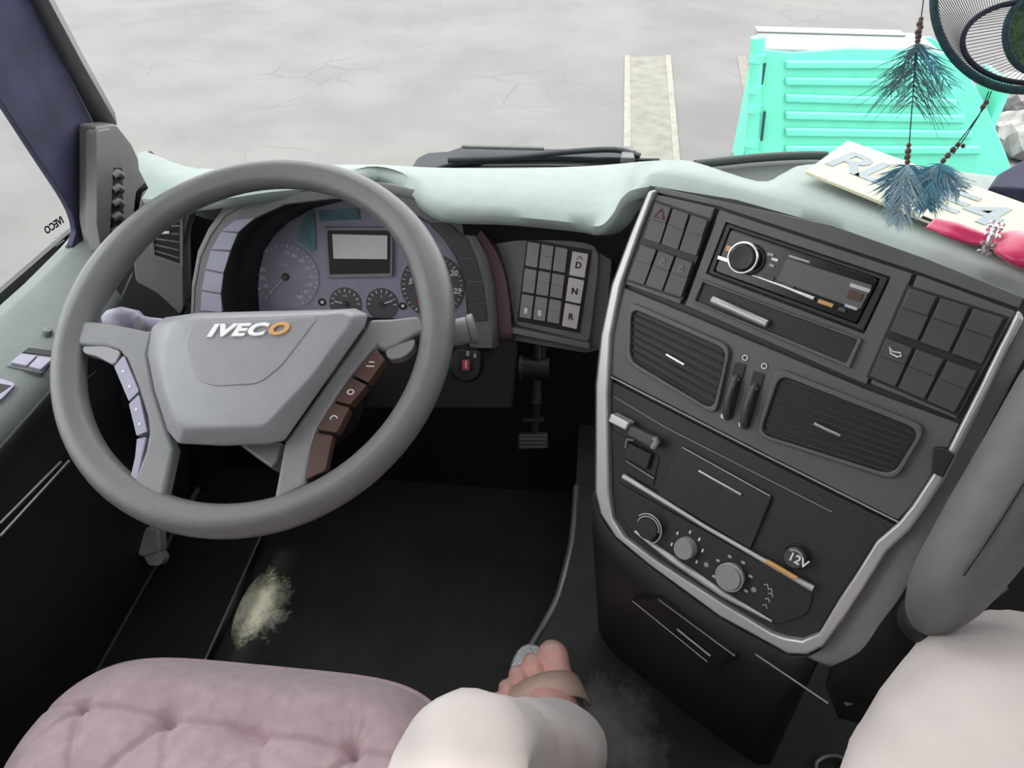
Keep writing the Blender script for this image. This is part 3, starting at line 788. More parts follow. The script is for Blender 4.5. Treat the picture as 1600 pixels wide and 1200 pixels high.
bank('switch_bank', 'bank of six dark rocker switches right of the radio, one with a horn symbol', [[(1419, 448), (1573, 497), (1536, 572), (1388, 518)], [(1383, 526), (1531, 580), (1493, 647), (1357, 588)]], {(1, 0): 'horn'})

# ---- radio
RA = thing('car_radio', tuple(CN.pt(1240, 500)), 'black car radio with chrome ringed volume knob in the console', 'radio')
prism('chassis', CN, [(1134, 347), (1391, 433), (1350, 521), (1103, 427)], -.05, .002, black, RA)
frame('mounting_frame', CN, [(1136, 350), (1388, 435), (1349, 517), (1106, 426)], [(1141, 357), (1374, 436), (1339, 506), (1115, 424)], .001, .009, dark, RA, bev=.0012)
fpq = [(1142, 358), (1372, 436), (1338, 505), (1116, 424)]
face = prism('face_plate', CN, fpq, .002, .012, gloss_black, RA, bev=.0015, r=.004)
X, Y = CN.row, -CN.col
kc = CN.pt(1167, 404, .012)
kr = np.linalg.norm(CN.pt(1192, 404, .012)-kc)*.98
kn = lathe('volume_knob', kc, CN.out, [(kr*.80, 0), (kr*.80, .012), (kr*.70, .0145), (kr*.2, .0135)], dark, RA, 36)
ringP = [kc+CN.out*.0115+X*kr*.93*math.cos(q)+Y*kr*.93*math.sin(q) for q in np.linspace(0, 2*math.pi, 48, False)]
tube('chrome_ring', ringP, .0014, chrome, kn, 8, closed=True)
prism('screen', CN, [(1229, 404), (1363, 446), (1343, 484), (1214, 438)], .011, .0128, gface2, RA, r=.002)
tube('chrome_line', [CN.pt(1176, 430, .0135), CN.pt(1225, 448, .0135), CN.pt(1272, 467, .0135)], [.0009, .0013, .0022], chrome, RA, 8)
prism('maker_plate', CN, [(1233, 398), (1265, 408), (1264, 411), (1232, 401)], .011, .0126, grey_print, RA)
for (x, y, w, hh, mm) in ((1143, 390, 9, 6, orange), (1131, 405, 10, 4, chrome), (1204, 398, 5, 3, grey_print), (1211, 406, 5, 3, white), (1206, 415, 4, 3, grey_print), (1344, 450, 14, 4, silver), (1336, 462, 10, 8, button_b), (1290, 474, 11, 4, orange), (1330, 480, 9, 3, silver), (1316, 484, 5, 4, button_m), (1200, 433, 10, 4, button_m), (1230, 447, 10, 4, button_m)):
    c = CN.pt(x, y, .0128); k = .76/FPX
    V, F = boxdata(c, X*w*k, Y*hh*k*.7, CN.out*.0012)
    mesh('radio_button', V, F, mm, RA, bev=.0004)

# ---- open pocket under the radio
PK = thing('storage_pocket', tuple(CN.pt(1215, 560)), 'open black storage pocket below the radio', 'pocket')
pq = [(1098, 441), (1340, 531), (1322, 568), (1086, 470)]
prism('pocket_floor', CN, pq, .004, .0072, black, PK, r=.003)
frame('pocket_rim', CN, [(1094, 436), (1347, 530), (1327, 576), (1080, 471)], pq, .004, .011, console_m, PK, bev=.0015)
pen = tube('grey_pen', [CN.pt(1113, 468, .0115), CN.pt(1156, 487, .0115), CN.pt(1199, 506, .0115)], .0042, silver, None, 10)
tag(pen, 'thin grey stick lying in the pocket under the radio', 'pen')

# ---- air vents
def vent(label, q, tab, out_q, n):
    T = thing('air_vent', tuple(CN.pt(*q[3])), label, 'air vent', 'dashboard air vents')
    O = rnd(CN.pts(out_q, .012), .012, 5); I = rnd(CN.pts(q, .012), .012, 5)
    frame3('vent_frame', O, I, -CN.out*.010, console_m, T, bev=.002)
    prism3('vent_well', rnd(CN.pts(q, .0075), .012), -CN.out*.004, black, T)
    for k in range(n):
        v = (k+.7)/(n+.3)
        a = quad(CN, q, .0095, .025, v); b = quad(CN, q, .0095, .975, v)
        V, F = boxdata((a+b)/2, (b-a)/2, CN.col*.0008+CN.out*.0018, nrm(CN.out-CN.col)*.0004)
        mesh('slat', V, F, button_m, T)
    a = CN.pt(*tab[0], .0125); b = CN.pt(*tab[1], .0125)
    tube('slat_tab', [a, b], .0016, chrome, T, 8)
    return T
vent('black louvred air vent on the console below the left switch bank', [(986, 482), (1135, 547), (1113, 641), (984, 563)], ((1041, 554), (1069, 570)), [(980, 470), (1142, 541), (1118, 650), (976, 566)], 7)
vent('black louvred air vent on the console below the right switch bank', [(1218, 586), (1438, 673), (1395, 743), (1187, 678)], ((1272, 662), (1313, 681)), [(1212, 574), (1449, 667), (1400, 752), (1180, 681)], 8)
for k, (p, q_, dot, o) in enumerate((((1157, 568), (1136, 652), (1131, 650), (1164, 559)), ((1186, 582), (1163, 666), (1159, 663), (1194, 572)))):
    T = thing('vent_wheel', tuple(CN.pt(*q_)), 'left of the two vent thumb wheels between the air vents' if k == 0 else 'right of the two vent thumb wheels between the air vents', 'thumb wheel', 'vent thumb wheels')
    a = CN.pt(*p, .0075); b = CN.pt(*q_, .0075); t = nrm(b-a); s = np.cross(t, CN.out)
    V, F = boxdata((a+b)/2, (b-a)/2, s*.0055, CN.out*.0006); mesh('slot', V, F, black, T)
    m_ = lerp(a, b, .62)
    arc = [m_+t*.022*math.cos(w)+CN.out*(.010*math.sin(w)-.001) for w in np.linspace(0, math.pi, 11)]
    tube('wheel', arc, .0038, button_m, T, 8)
    tube('ridge', [lerp(a, b, .28)-s*.004+CN.out*.004, lerp(a, b, .28)+s*.004+CN.out*.004], .0010, silver, T, 6)
    lathe('end_dot', CN.pt(*dot, .0075), CN.out, [(.0028, 0), (.0028, .002)], white, T, 12)
    oc = CN.pt(*o, .0075)
    tube('end_ring', [oc+X*.0026*math.cos(w)+Y*.0026*math.sin(w) for w in np.linspace(0, 2*math.pi, 14, False)], .0006, white, T, 5, closed=True)

# ---- folding cup holder bracket
CH = thing('cup_holder', tuple(CN.pt(985, 735)), 'folding black cup holder with pale grey tab left of the ashtray', 'cup holder')
prism('holder_well', CN, [(955, 672), (1030, 712), (1020, 760), (960, 735)], .002, .0055, black, CH, r=.004)
prism('tab', CN, [(954, 646), (983, 661), (977, 673), (949, 659)], .006, .022, silver, CH, bev=.002)
prism('arm', CN, [(982, 664), (1026, 686), (1030, 696), (1020, 703), (976, 680)], .006, .018, button_m, CH, bev=.003)
tube('arm_end', [CN.pt(1022, 684, .019), CN.pt(1026, 690, .019), CN.pt(1020, 700, .019)], .0035, button_g, CH, 8)
prism('clip', CN, [(978, 690), (1018, 710), (1010, 735), (972, 715)], .004, .012, dark, CH, bev=.002)
tube('clip_wire', [CN.pt(977, 700, .013), CN.pt(980, 686, .014), CN.pt(990, 688, .014)], .0012, button_g, CH, 6)
tube('lower_line', [CN.pt(978, 720, .008), CN.pt(1022, 748, .008)], .0009, button_g, CH, 6)

# ---- ashtray drawer with silver handle
AD = thing('ashtray_drawer', tuple(CN.pt(1100, 830)), 'flat dark ashtray drawer with thin silver handle in the lower console', 'drawer')
prism('drawer_front', CN, [(1062, 698), (1206, 778), (1172, 859), (1026, 772), (1040, 735)], .003, .0085, dark, AD, bev=.0016, r=.003)
tube('upper_line', [CN.pt(1066, 699, .009), CN.pt(1203, 775, .009)], .0007, silver, AD, 6)
tube('handle', [CN.pt(1092, 736, .0105), CN.pt(1158, 773, .0105)], .0015, chrome, AD, 8)
tube('panel_line_or_lit_edge', [CN.pt(951, 587, .0062), CN.pt(1200, 714, .0062), CN.pt(1404, 816, .0062)], .0008, silver, CC, 6)  # silver tube draws in the lit edge of the groove
tube('panel_line_or_lit_edge', [CN.pt(960, 620, .0052), CN.pt(1040, 668, .0052), CN.pt(1300, 800, .0052)], .0005, button_g, CC, 6)

# ---- climate controls
CT = thing('climate_control', tuple(CN.pt(1100, 930)), 'dark climate control panel with three round knobs between two grey bars', 'climate control')
prism('panel', CN, [(962, 752), (1272, 925), (1262, 960), (1215, 978), (990, 838), (968, 805)], .003, .0065, dark, CT, bev=.0015, r=.006)
tube('upper_bar', [CN.pt(974, 744, .010), CN.pt(1026, 776, .010), CN.pt(1100, 822, .010), CN.pt(1180, 868, .010), CN.pt(1271, 920, .010)], [.0036, .0030, .0022, .0026, .0036], silver, CT, 10)
tube('bar_accent', [CN.pt(1198, 877, .0118), CN.pt(1245, 904, .0118)], .0026, orange, CT, 8)
tube('lower_bar', [CN.pt(992, 830, .009), CN.pt(1050, 873, .009), CN.pt(1130, 928, .009), CN.pt(1206, 971, .009)], [.0018, .0042, .0040, .0012], silver, CT, 10)
def knob(px, py, rp, m, rim=None, hgt=.012):
    c = CN.pt(px, py, .006); r = np.linalg.norm(CN.pt(px+rp, py, .006)-c)
    k = lathe('control_knob', c, CN.out, [(r, 0), (r*.98, hgt*.7), (r*.88, hgt), (r*.2, hgt)], m, CT, 30)
    if rim: tube('knob_ring', [c+CN.out*.0085+X*r*1.04*math.cos(w)+Y*r*1.04*math.sin(w) for w in np.linspace(0, 2*math.pi, 32, False)], .0008, rim, k, 6, closed=True)
    return c, r
c, r = knob(1018, 823, 17, dark)
for rr, a0, a1 in ((1.25, -60, 150), (1.02, 10, 170)):
    tube('dial_arc', [c+CN.out*.010+X*r*rr*math.cos(math.radians(w))+Y*r*rr*math.sin(math.radians(w)) for w in np.linspace(a0, a1, 20)], .0008, grey_print, CT, 6)
c, r = knob(1074, 855, 16, button_g)
for w in (200, 150, 100, 60, 20, -30):
    V, F = boxdata(c+X*r*1.5*math.cos(math.radians(w))+Y*r*1.5*math.sin(math.radians(w))+CN.out*.001, X*.0009, Y*.0018, CN.out*.0004)
    mesh('dial_mark', V, F, white, CT)
c, r = knob(1144, 899, 20, button_g, grey_print)
for w in (160, 118, 75, 30, -20, 215):
    V, F = boxdata(c+X*r*1.45*math.cos(math.radians(w))+Y*r*1.45*math.sin(math.radians(w))+CN.out*.001, X*.0020, Y*.0014, CN.out*.0004)
    mesh('dial_symbol', V, F, grey_print, CT, bev=.0006)
for px, py in ((1104, 882), (1178, 921)):
    lathe('indicator', CN.pt(px, py, .0065), CN.out, [(.0028, 0), (.0028, .001)], button_g, CT, 12)
for i, (px, py) in enumerate(((1198, 916), (1204, 923), (1205, 930), (1200, 938), (1196, 948))):
    cc = CN.pt(px, py, .007)
    tube('flow_symbol', [cc-X*.003, cc+Y*.002, cc+X*.002-Y*.001], .0006, grey_print, CT, 5)

# ---- 12 V socket
SK = thing('power_socket', tuple(CN.pt(1247, 895)), 'round black 12V power socket at the right of the lower console', 'socket')
c = CN.pt(1246, 868, .004); r = np.linalg.norm(CN.pt(1265, 868, .004)-c)
lathe('socket_rim', c, CN.out, [(r*1.1, 0), (r*1.1, .003), (r, .005), (r*.9, .004)], dark, SK, 32)
cap = lathe('socket_cap', c+CN.out*.002, CN.out, [(r*.88, 0), (r*.88, .008), (r*.78, .0095), (r*.1, .0095)], button_m, SK, 32)
text('cap_print', '12V', CN.pt(1247, 876, .0160), X, Y, .0125, white, cap, ext=.0003, bold=.0002)
tube('cap_lip', [c+CN.out*.011+X*r*.7*math.cos(w)+Y*r*.7*math.sin(w) for w in np.linspace(.5, 2.4, 10)], .0014, button_g, cap, 6)

# ================================================================== steering wheel
WC = A(-.3653, .6548, .8001); WN = nrm(A(-.036, -.4994, .8656))
WH = Plane(WC, nrm(np.cross(A(0, 1, 0), WN)*-1), A(0, -1, 0))
WH.N = -WN; WH.out = WN
WX = nrm(np.cross(A(0, 1, 0), WN)); WX = WX if WX[0] > 0 else -WX
WY = nrm(np.cross(WN, WX)); WY = WY if WY[1] > 0 else -WY
SW = thing('steering_wheel', tuple(WC-WN*.06), 'large grey four spoke truck steering wheel with lettered hub', 'steering wheel')
RR = .2165; rt = .0185
V, F = [], []
SEG, TS = 120, 28
for i in range(SEG):
    q = 2*math.pi*i/SEG
    dirv = WX*math.cos(q)+WY*math.sin(q)
    dq_ = lambda t: max(0, math.cos(q-t))**24
    thumb = .004*(dq_(math.radians(20))+dq_(math.radians(160)))
    for k in range(TS):
        w = 2*math.pi*k/TS
        rr = rt+thumb*(1 if math.cos(w) < 0 else .3)
        # a soft seam line on the top of the rim
        rr -= {8: .0008, 9: .0016, 10: .0008}.get(k, 0)
        V.append(WC+dirv*(RR+rr*math.cos(w))+WN*rr*math.sin(w))
for i in range(SEG):
    j = (i+1) % SEG
    for k in range(TS):
        l = (k+1) % TS
        F.append([i*TS+k, j*TS+k, j*TS+l, i*TS+l])
mesh('rim', V, F, rubber, SW, smooth=True, sharp=2.0)
HO = [(237, 512), (258, 496), (307, 489), (420, 486), (514, 484), (555, 482), (575, 491), (571, 508), (510, 595), (444, 689), (420, 694), (349, 697), (279, 693), (262, 673), (241, 607), (231, 553)]
HI = [(270, 512), (280, 502), (310, 498), (420, 494), (505, 490), (535, 488), (549, 494), (545, 508), (485, 590), (418, 662), (405, 666), (349, 667), (290, 666), (280, 655), (262, 600), (260, 550)]
ho0 = WH.pts(HO, .005); ho1 = WH.pts(HO, .022); hi = WH.pts(HI, .045)
hm = [lerp(a, b, .7)+WN*.002 for a, b in zip(ho1, hi)]
V = ho0+ho1+hm+hi; n = len(HO); F = []
for k in range(3):
    for i in range(n): F.append([k*n+i, k*n+(i+1) % n, (k+1)*n+(i+1) % n, (k+1)*n+i])
F += [[3*n+i for i in range(n)], list(range(n))[::-1]]
hub = mesh('airbag_cover', V, F, hubm, SW, bev=.003, seg=3)
# raised centre field of the cover
cf = [(300, 503), (500, 493), (440, 572), (405, 600), (330, 604), (304, 590), (288, 540)]
prism('cover_field', WH, cf, .042, .0462, hubm, hub, bev=.0018, r=.010)
lc = WH.pt(386, 516, .0385)
text('hub_lettering', 'IVEC', WH.pt(369, 517, .0470), nrm(WH.pt(440, 514, .038)-WH.pt(330, 517, .038)), WY, .0195, white, hub, ext=.0015, shear=.28, bold=.0009, sx=1.46, spacing=1.10)
text('hub_lettering', 'O', WH.pt(433, 515, .0470), nrm(WH.pt(440, 514, .038)-WH.pt(330, 517, .038)), WY, .0195, orange, hub, ext=.0015, shear=.28, bold=.0009, sx=1.36)
LS = [(240, 515), (228, 516), (200, 510), (165, 503), (120, 500), (105, 540), (128, 539), (165, 541), (185, 546), (196, 560), (214, 606), (228, 650), (231, 678), (226, 705), (208, 752), (206, 765), (254, 782), (272, 700), (262, 673), (241, 607), (231, 553)]
prism('spoke', WH, LS, -.008, .010, spokem, SW, bev=.005, seg=3)
RS = [(577, 498), (610, 497), (655, 492), (668, 515), (650, 522), (620, 540), (600, 548), (588, 541), (547, 590), (520, 632), (495, 675), (487, 700), (476, 760), (426, 785), (444, 690), (510, 597), (571, 512)]
prism('spoke', WH, RS, -.008, .010, spokem, SW, bev=.005, seg=3)
prism('thumb_grip', WH, [(600, 545), (650, 528), (646, 545), (628, 560), (606, 562)], -.006, .008, spokem, SW, bev=.005, r=.008, seg=3)
prism('thumb_grip', WH, [(128, 541), (165, 540), (190, 549), (178, 571), (150, 556), (130, 552)], -.006, .008, hubm, SW, bev=.004, r=.006, seg=3)
for q in ([(193, 555), (217, 611), (201, 627), (178, 573)], [(217, 616), (230, 674), (213, 681), (201, 631)]):
    b = prism('wheel_button', WH, q, -.004, .011, lilac, SW, bev=.0018, r=.002)
    qa = A(*q[0])+A(*q[3]); qb = A(*q[1])+A(*q[2])
    for t in (.3, .72):
        c_ = lerp(qa/2, qb/2, t); disc('button_mark', WH.pt(c_[0], c_[1], .0112), WN, .0014, .0004, white, b, 10)
prism('lower_insert', WH, [(213, 685), (229, 682), (214, 752), (203, 745), (210, 715)], -.004, .008, lilac, SW, bev=.0015)
for q, sy in (([(586, 543), (601, 562), (575, 598), (552, 586)], '--'), ([(549, 590), (573, 602), (547, 632), (522, 626)], 'o'), ([(520, 630), (546, 637), (526, 676), (494, 671)], 'u')):
    b = prism('wheel_button', WH, q, -.004, .011, button_b, SW, bev=.0018, r=.002)
    b['label'] = 'wheel button with painted brown reflection'
    c_ = WH.pt(sum(p[0] for p in q)/4, sum(p[1] for p in q)/4, .0113)
    tube('button_mark', [c_-WX*.0045, c_+WX*.0045] if sy == '--' else [c_+WX*.0035*math.cos(w)+WY*.0028*math.sin(w) for w in np.linspace(0, 2*math.pi if sy == 'o' else math.pi*1.2, 10)], .0007, white, b, 5)
    if sy == '--': tube('button_mark', [c_-WX*.002+WY*.005, c_+WX*.004+WY*.005], .0007, white, b, 5)
prism('lower_insert', WH, [(492, 675), (520, 680), (508, 736), (478, 750), (484, 705)], -.004, .0095, button_b, SW, bev=.0015)
# column shroud behind the hub
dirc = nrm(A(0.02, .80, -.60))
def ringp(c, rx, ry, n=20): return [c+WX*rx*math.cos(2*math.pi*k/n)+WY*ry*math.sin(2*math.pi*k/n) for k in range(n)]
SCn = thing('steering_column', tuple(WC-WN*.3), 'dark steering column shroud below the wheel hub', 'steering column')
loft('shroud', [ringp(WC-WN*.022-WY*.03, .05, .045), ringp(WC-WN*.05-WY*.035, .065, .05), ringp(WC-WN*.10-WY*.03, .07, .06), ringp(WC-WN*.24-WY*.01, .065, .065)], dark, SCn, closed=True, caps=True)
prism('shroud_lip', WH, [(372, 694), (442, 690), (432, 722), (424, 732), (400, 715)], -.05, -.02, spokem, SCn, bev=.004)
tube('column_tube', [WC-WN*.18, WC-WN*.42+A(0, .10, 0)], .035, black, SCn, 16)
# ---- stalks
st = thing('stalk', tuple(CL.pt(240, 515, .16)), 'lilac grey indicator stalk left of the steering wheel hub', 'stalk', 'column stalks')
SP_ = Plane(WC-WN*.055, WH.row, WH.col); SP_.N = -WN; SP_.out = WN
def s_(x, y, h=0): return SP_.pt(x, y, h)
tube('stem', [s_(285, 512), s_(235, 508), s_(215, 505)], [.009, .010, .011], lilac, st, 12)
tube('grip', [s_(218, 505), s_(212, 503), s_(190, 499), s_(172, 500), s_(164, 502)], [.011, .015, .016, .013, .008], lilac, st, 14)
tube('end_ring', [s_(216, 496, .014), s_(222, 506, .014), s_(224, 516, .008)], .0025, spokem, st, 8)
st = thing('stalk', tuple(s_(660, 530)), 'grey cylindrical stalk with flat cut end right of the steering wheel rim', 'stalk', 'column stalks')
tube('stem', [s_(560, 552), s_(640, 535), s_(700, 523)], .008, dark, st, 12)
a = s_(704, 522); b = s_(742, 513)
t = nrm(b-a)
lathe('barrel', a, t, [(.010, -.02), (.015, 0), (.0165, .006), (.0165, np.linalg.norm(b-a)*.72), (.0155, np.linalg.norm(b-a)*.72+.001), (.018, np.linalg.norm(b-a)*.8), (.0185, np.linalg.norm(b-a)), (.017, np.linalg.norm(b-a)+.001)], spokem, st, 28)
# ---- ignition lock
IG = thing('ignition_lock', tuple(MD.pt(728, 585)), 'black ignition lock with white 0 and II marks right of the steering wheel', 'ignition lock')
IP = Plane(ony(728, 575, .84), A(1, .1, 0), A(0, -.5, -.86))
c = IP.pt(728, 572, 0)
lathe('lock_barrel', c-IP.out*.04, IP.out, [(.026, 0), (.026, .032), (.022, .038), (.012, .040)], black, IG, 28)
text('lock_print', '0', IP.pt(731, 553, .001), IP.row, -IP.col, .010, white, IG, ext=.0003)
text('lock_print', 'II', IP.pt(742, 556, .001), IP.row, -IP.col, .009, white, IG, ext=.0003)
prism('lock_plate', IP, [(712, 546), (752, 549), (750, 585), (714, 584)], -.006, .0, black, IG, bev=.002, r=.006)
prism('red_mark', IP, [(722, 562), (734, 562), (733, 579), (722, 578)], -.002, .0006, redm, IG)
prism('key_slot', IP, [(727.3, 564), (729.2, 564), (728.8, 575), (727, 575)], 0, .001, white, IG)

# ================================================================== pedals
PD = thing('pedal', tuple(ony(835, 720, 1.0)), 'hanging pedal with ribbed grey pad below the switch panel', 'pedal')
PP = Plane(ony(835, 690, .99), A(1, 0, 0), A(0, -.35, -.94))
prism('pad', PP, [(810, 680), (855, 680), (856, 702), (809, 703)], -.012, .006, button_m, PD, bev=.003)
for y in (686, 692, 698):
    tube('pad_rib', [PP.pt(812, y, .007), PP.pt(853, y, .007)], .0018, edge_metal, PD, 6)
tube('arm', [PP.pt(834, 680, -.01), PP.pt(836, 650, -.01), PP.pt(838, 628, .0)], .008, dark, PD, 10)
prism('arm_plate', PP, [(817, 655), (849, 655), (850, 661), (816, 661)], -.012, .004, dark, PD, bev=.002)
PB = PD
tube('pivot_cylinder', [PP.pt(814, 575, -.02), PP.pt(858, 577, -.02)], .021, dark, PB, 18)
tube('end_cap', [PP.pt(812, 575, -.02), PP.pt(817, 575, -.02)], .023, button_m, PB, 18)
tube('mount', [PP.pt(838, 575, -.02), A(PP.pt(838, 575)[0], 1.162, PP.pt(838, 575)[2])], .016, black, PB, 10)
tube('hanger', [PP.pt(838, 560, -.02), PP.pt(838, 500, -.03)], .012, black, PB, 10)
tube('stem', [PP.pt(838, 590, -.02), PP.pt(838, 630, -.015)], .010, dark, PB, 10)

# grey lever by the sill
LV = thing('lever', tuple(onz(245, 890, .05)), 'small grey plastic lever beside the door sill below the wheel rim', 'lever')
Pq = Plane(onz(235, 860, .16), A(1, 0, 0), A(0, -.7, -.7))
prism('lever_head', Pq, [(228, 822), (248, 826), (250, 862), (222, 872), (208, 862), (212, 845)], -.03, .0, lever_m, LV, bev=.006, r=.008, seg=3)
prism('lever_tip', Pq, [(222, 866), (248, 858), (256, 872), (250, 884), (232, 884)], -.03, -.006, lever_m, LV, bev=.005, r=.006)
tube('lever_rod', [Pq.pt(238, 855, -.02), onz(250, 880, .03)], .008, dark, LV, 8)

# padded bar crossing the right frame edge
AR = thing('grab_handle', tuple(ond(1500, 930, .60)), 'grey padded grab handle at the right end of the console', 'grab handle')
ap_ = spline([ond(1450, 965, .665), ond(1462, 946, .625), ond(1490, 905, .60), ond(1540, 832, .588), ond(1605, 728, .578), ond(1665, 625, .580), ond(1688, 585, .61), ond(1690, 580, .69)], 6)
arm_m = mat('armrest_grey', (.13, .13, .133), .6, noise=.08, bump=.2, bscale=500)
n_ = len(ap_)
rr0 = np.interp(np.linspace(0, 1, n_), [0, .10, .25, .45, .75, .86, 1], [.016, .021, .029, .034, .036, .024, .018])
tube('padded_grip', ap_, list(rr0), arm_m, AR, 24)
tube('grip_seam', [p-RT*.018-FW*.030 for p in ap_[14:34]], .0012, dark, AR, 6)
lathe('lower_mount', ap_[0]-nrm(ap_[1]-ap_[0])*.012, nrm(ap_[1]-ap_[0]), [(.024, 0), (.024, .012), (.020, .02)], dark, AR)
lathe('upper_mount', ap_[-1]+nrm(ap_[-1]-ap_[-2])*.012, nrm(ap_[-2]-ap_[-1]), [(.024, 0), (.024, .012), (.020, .02)], dark, AR)
# ================================================================== driver seat
ST = thing('driver_seat', (-.345, .20, 0), 'mauve tufted velvet driver seat cushion in front of the steering wheel', 'seat')
zs = .50
tufts = [onz(262, 1126, zs), onz(408, 1153, zs), onz(551, 1176, zs)]
dxy = (tufts[2]-tufts[0])/2
TUF = []
for r_ in range(0, 4):
    for k in range(-2, 4):
        p = tufts[0]+dxy*(k+(.5 if r_ % 2 else 0))+A(dxy[1], -dxy[0], 0)*r_*.95*1.0
        TUF.append(p)
X0, X1, Y0, Y1 = -.60, -.095, -.15, .445
def seat_outline(u, v):
    """superellipse plan"""
    return
NX, NY = 90, 100
segs = []
for r_ in range(0, 4):
    for k in range(-2, 3):
        i = r_*6+(k+2)
        segs.append((TUF[i], TUF[i+1]))
    if r_ < 3:
        for k in range(0, 6):
            a = TUF[r_*6+k]; 
            for l in (k, k-1 if r_ % 2 == 0 else k+1):
                if 0 <= l < 6: segs.append((a, TUF[(r_+1)*6+l]))
front = onz(472, 1022, zs)
segs.append((TUF[3], front))
fan = []
for p in TUF:
    for w in (55, 78, 100, 125):
        fan.append((p, p+A(math.cos(math.radians(w)), math.sin(math.radians(w)), 0)*(.05 if w in (78, 100) else .035)))
FA = np.array([f[0][:2] for f in fan]); FBv = np.array([f[1][:2] for f in fan])
SA = np.array([s[0][:2] for s in segs]); SBv = np.array([s[1][:2] for s in segs]); TU = np.array([t[:2] for t in TUF])
def sz(x, y, d):
    # d = 0 centre .. 1 rim
    z = zs+.012-.075*max(0, (d-.72)/.28)**2.2
    P = A(x, y); ab = SBv-SA; t = np.clip(((P-SA)*ab).sum(1)/(ab*ab).sum(1), 0, 1)
    dd = np.hypot(*(SA+ab*t[:, None]-P).T).min(); dt = np.hypot(*(TU-P).T).min()
    fade = 1-max(0, (d-.85)/.15)
    ab2 = FBv-FA; t2 = np.clip(((P-FA)*ab2).sum(1)/(ab2*ab2).sum(1), 0, 1)
    d2v = np.hypot(*(FA+ab2*t2[:, None]-P).T); i2 = d2v.argmin()
    z -= .0035*(1-t2[i2])*math.exp(-(d2v[i2]/.0035)**2)
    z -= fade*(.0060*math.exp(-(dd/.0045)**2)+.014*math.exp(-(dt/.010)**2)+.010*math.exp(-(dt/.045)**2))
    return z
V, F = [], []
cx, cy = (X0+X1)/2, (Y0+Y1)/2
NR, NA = 110, 300
ex = 5.0
def rimp(q):
    c_, s_1 = math.cos(q), math.sin(q)
    return A((X1-X0)/2*np.sign(c_)*abs(c_)**(2/ex), (Y1-Y0)/2*np.sign(s_1)*abs(s_1)**(2/ex))
V.append(A(cx, cy, sz(cx, cy, 0)))
for i in range(1, NR+1):
    d = (i/NR)**.8
    for k in range(NA):
        p = rimp(2*math.pi*k/NA)*d
        V.append(A(cx+p[0], cy+p[1], sz(cx+p[0], cy+p[1], d)))
for zz, gg in ((.415, 1.012), (.38, 1.0), (.37, .96)):
    for k in range(NA):
        p = rimp(2*math.pi*k/NA)*gg; V.append(A(cx+p[0], cy+p[1], zz))
for k in range(NA): F.append([0, 1+k, 1+(k+1) % NA])
for i in range(NR+2):
    for k in range(NA):
        l = (k+1) % NA; F.append([1+i*NA+k, 1+(i+1)*NA+k, 1+(i+1)*NA+l, 1+i*NA+l])
F.append([1+(NR+2)*NA+k for k in range(NA)])
cu = mesh('cushion', V, F, seatm, ST, smooth=True, sharp=1.5)
tube('piping', [A(cx+rimp(2*math.pi*k/120)[0]*1.004, cy+rimp(2*math.pi*k/120)[1]*1.004, .432) for k in range(120)], .005, seatm, cu, 8, closed=True)
slab('seat_base', X0+.04, X1-.04, Y0+.03, Y1-.08, .10, .375, black, ST, bev=.01)
slab('seat_foot', X0+.08, X1-.08, Y0+.05, Y1-.12, .0, .10, black, ST, bev=.01)

# ================================================================== person: legs only
PE = thing('person', (.0, .45, TZ), 'person in pale trousers with one sandalled foot on the black floor', 'person')
def skinmesh(name, verts, edges, radii, root, m, parent, sublev=2):
    org = ORG[parent]
    me = bpy.data.meshes.new(name)
    me.from_pydata([tuple(np.asarray(v)-org) for v in verts], edges, [])
    o = bpy.data.objects.new(name, me); me.materials.append(m); reg(o, parent, org)
    sk = o.modifiers.new('skin', 'SKIN'); sk.use_smooth_shade = True; sk.branch_smoothing = .6
    lay = me.skin_vertices[0] if me.skin_vertices else None
    if lay is None:
        bm = bmesh.new(); bm.from_mesh(me); bm.verts.layers.skin.verify(); bm.to_mesh(me); bm.free(); lay = me.skin_vertices[0]
    for i, r_ in enumerate(radii):
        lay.data[i].radius = r_ if hasattr(r_, '__len__') else (r_, r_)
        lay.data[i].use_root = (i == root)
    sb = o.modifiers.new('sub', 'SUBSURF'); sb.levels = sublev; sb.render_levels = sublev
    return o
KN = ond(722, 1128, .62); KN[2] -= .02
AN = onz(893, 1182, TZ+.09)
pel = A(.04, -.16, .66); hl = A(-.05, -.12, .66); hr = A(.13, -.12, .66)
KR = ond(1670, 995, .60); KR[2] -= .06
ANR = A(.56, .28, TZ+.09)
BALL = onz(846, 1064, TZ+.045)
toed = nrm(BALL-AN); toed[2] = 0; toed = nrm(toed); tos = A(toed[1], -toed[0], 0)
verts = [pel, hl, lerp(hl, KN, .5), KN, lerp(KN, AN, .4), AN, lerp(AN, BALL, .55)+A(0, 0, .0), BALL, hr, lerp(hr, KR, .5), KR, lerp(KR, ANR, .4), ANR, ANR+A(.03, .12, -.05)]
edges = [(0, 1), (1, 2), (2, 3), (3, 4), (4, 5), (5, 6), (6, 7), (0, 8), (8, 9), (9, 10), (10, 11), (11, 12), (12, 13)]
radii = [.08, .065, .05, .034, .030, .030, (.040, .034), (.046, .024), .065, .055, .045, .04, .035, (.042, .024)]
tmp = skinmesh('tmp', verts, edges, radii, 0, skin, PE)
def evaluated(o):
    bpy.context.view_layer.update()
    return bpy.data.meshes.new_from_object(o.evaluated_get(bpy.context.evaluated_depsgraph_get()))
em = evaluated(tmp)
org = ORG[PE]
BV = [A(*v.co)+org for v in em.vertices]; BF = [list(p.vertices) for p in em.polygons]
bpy.data.objects.remove(tmp)
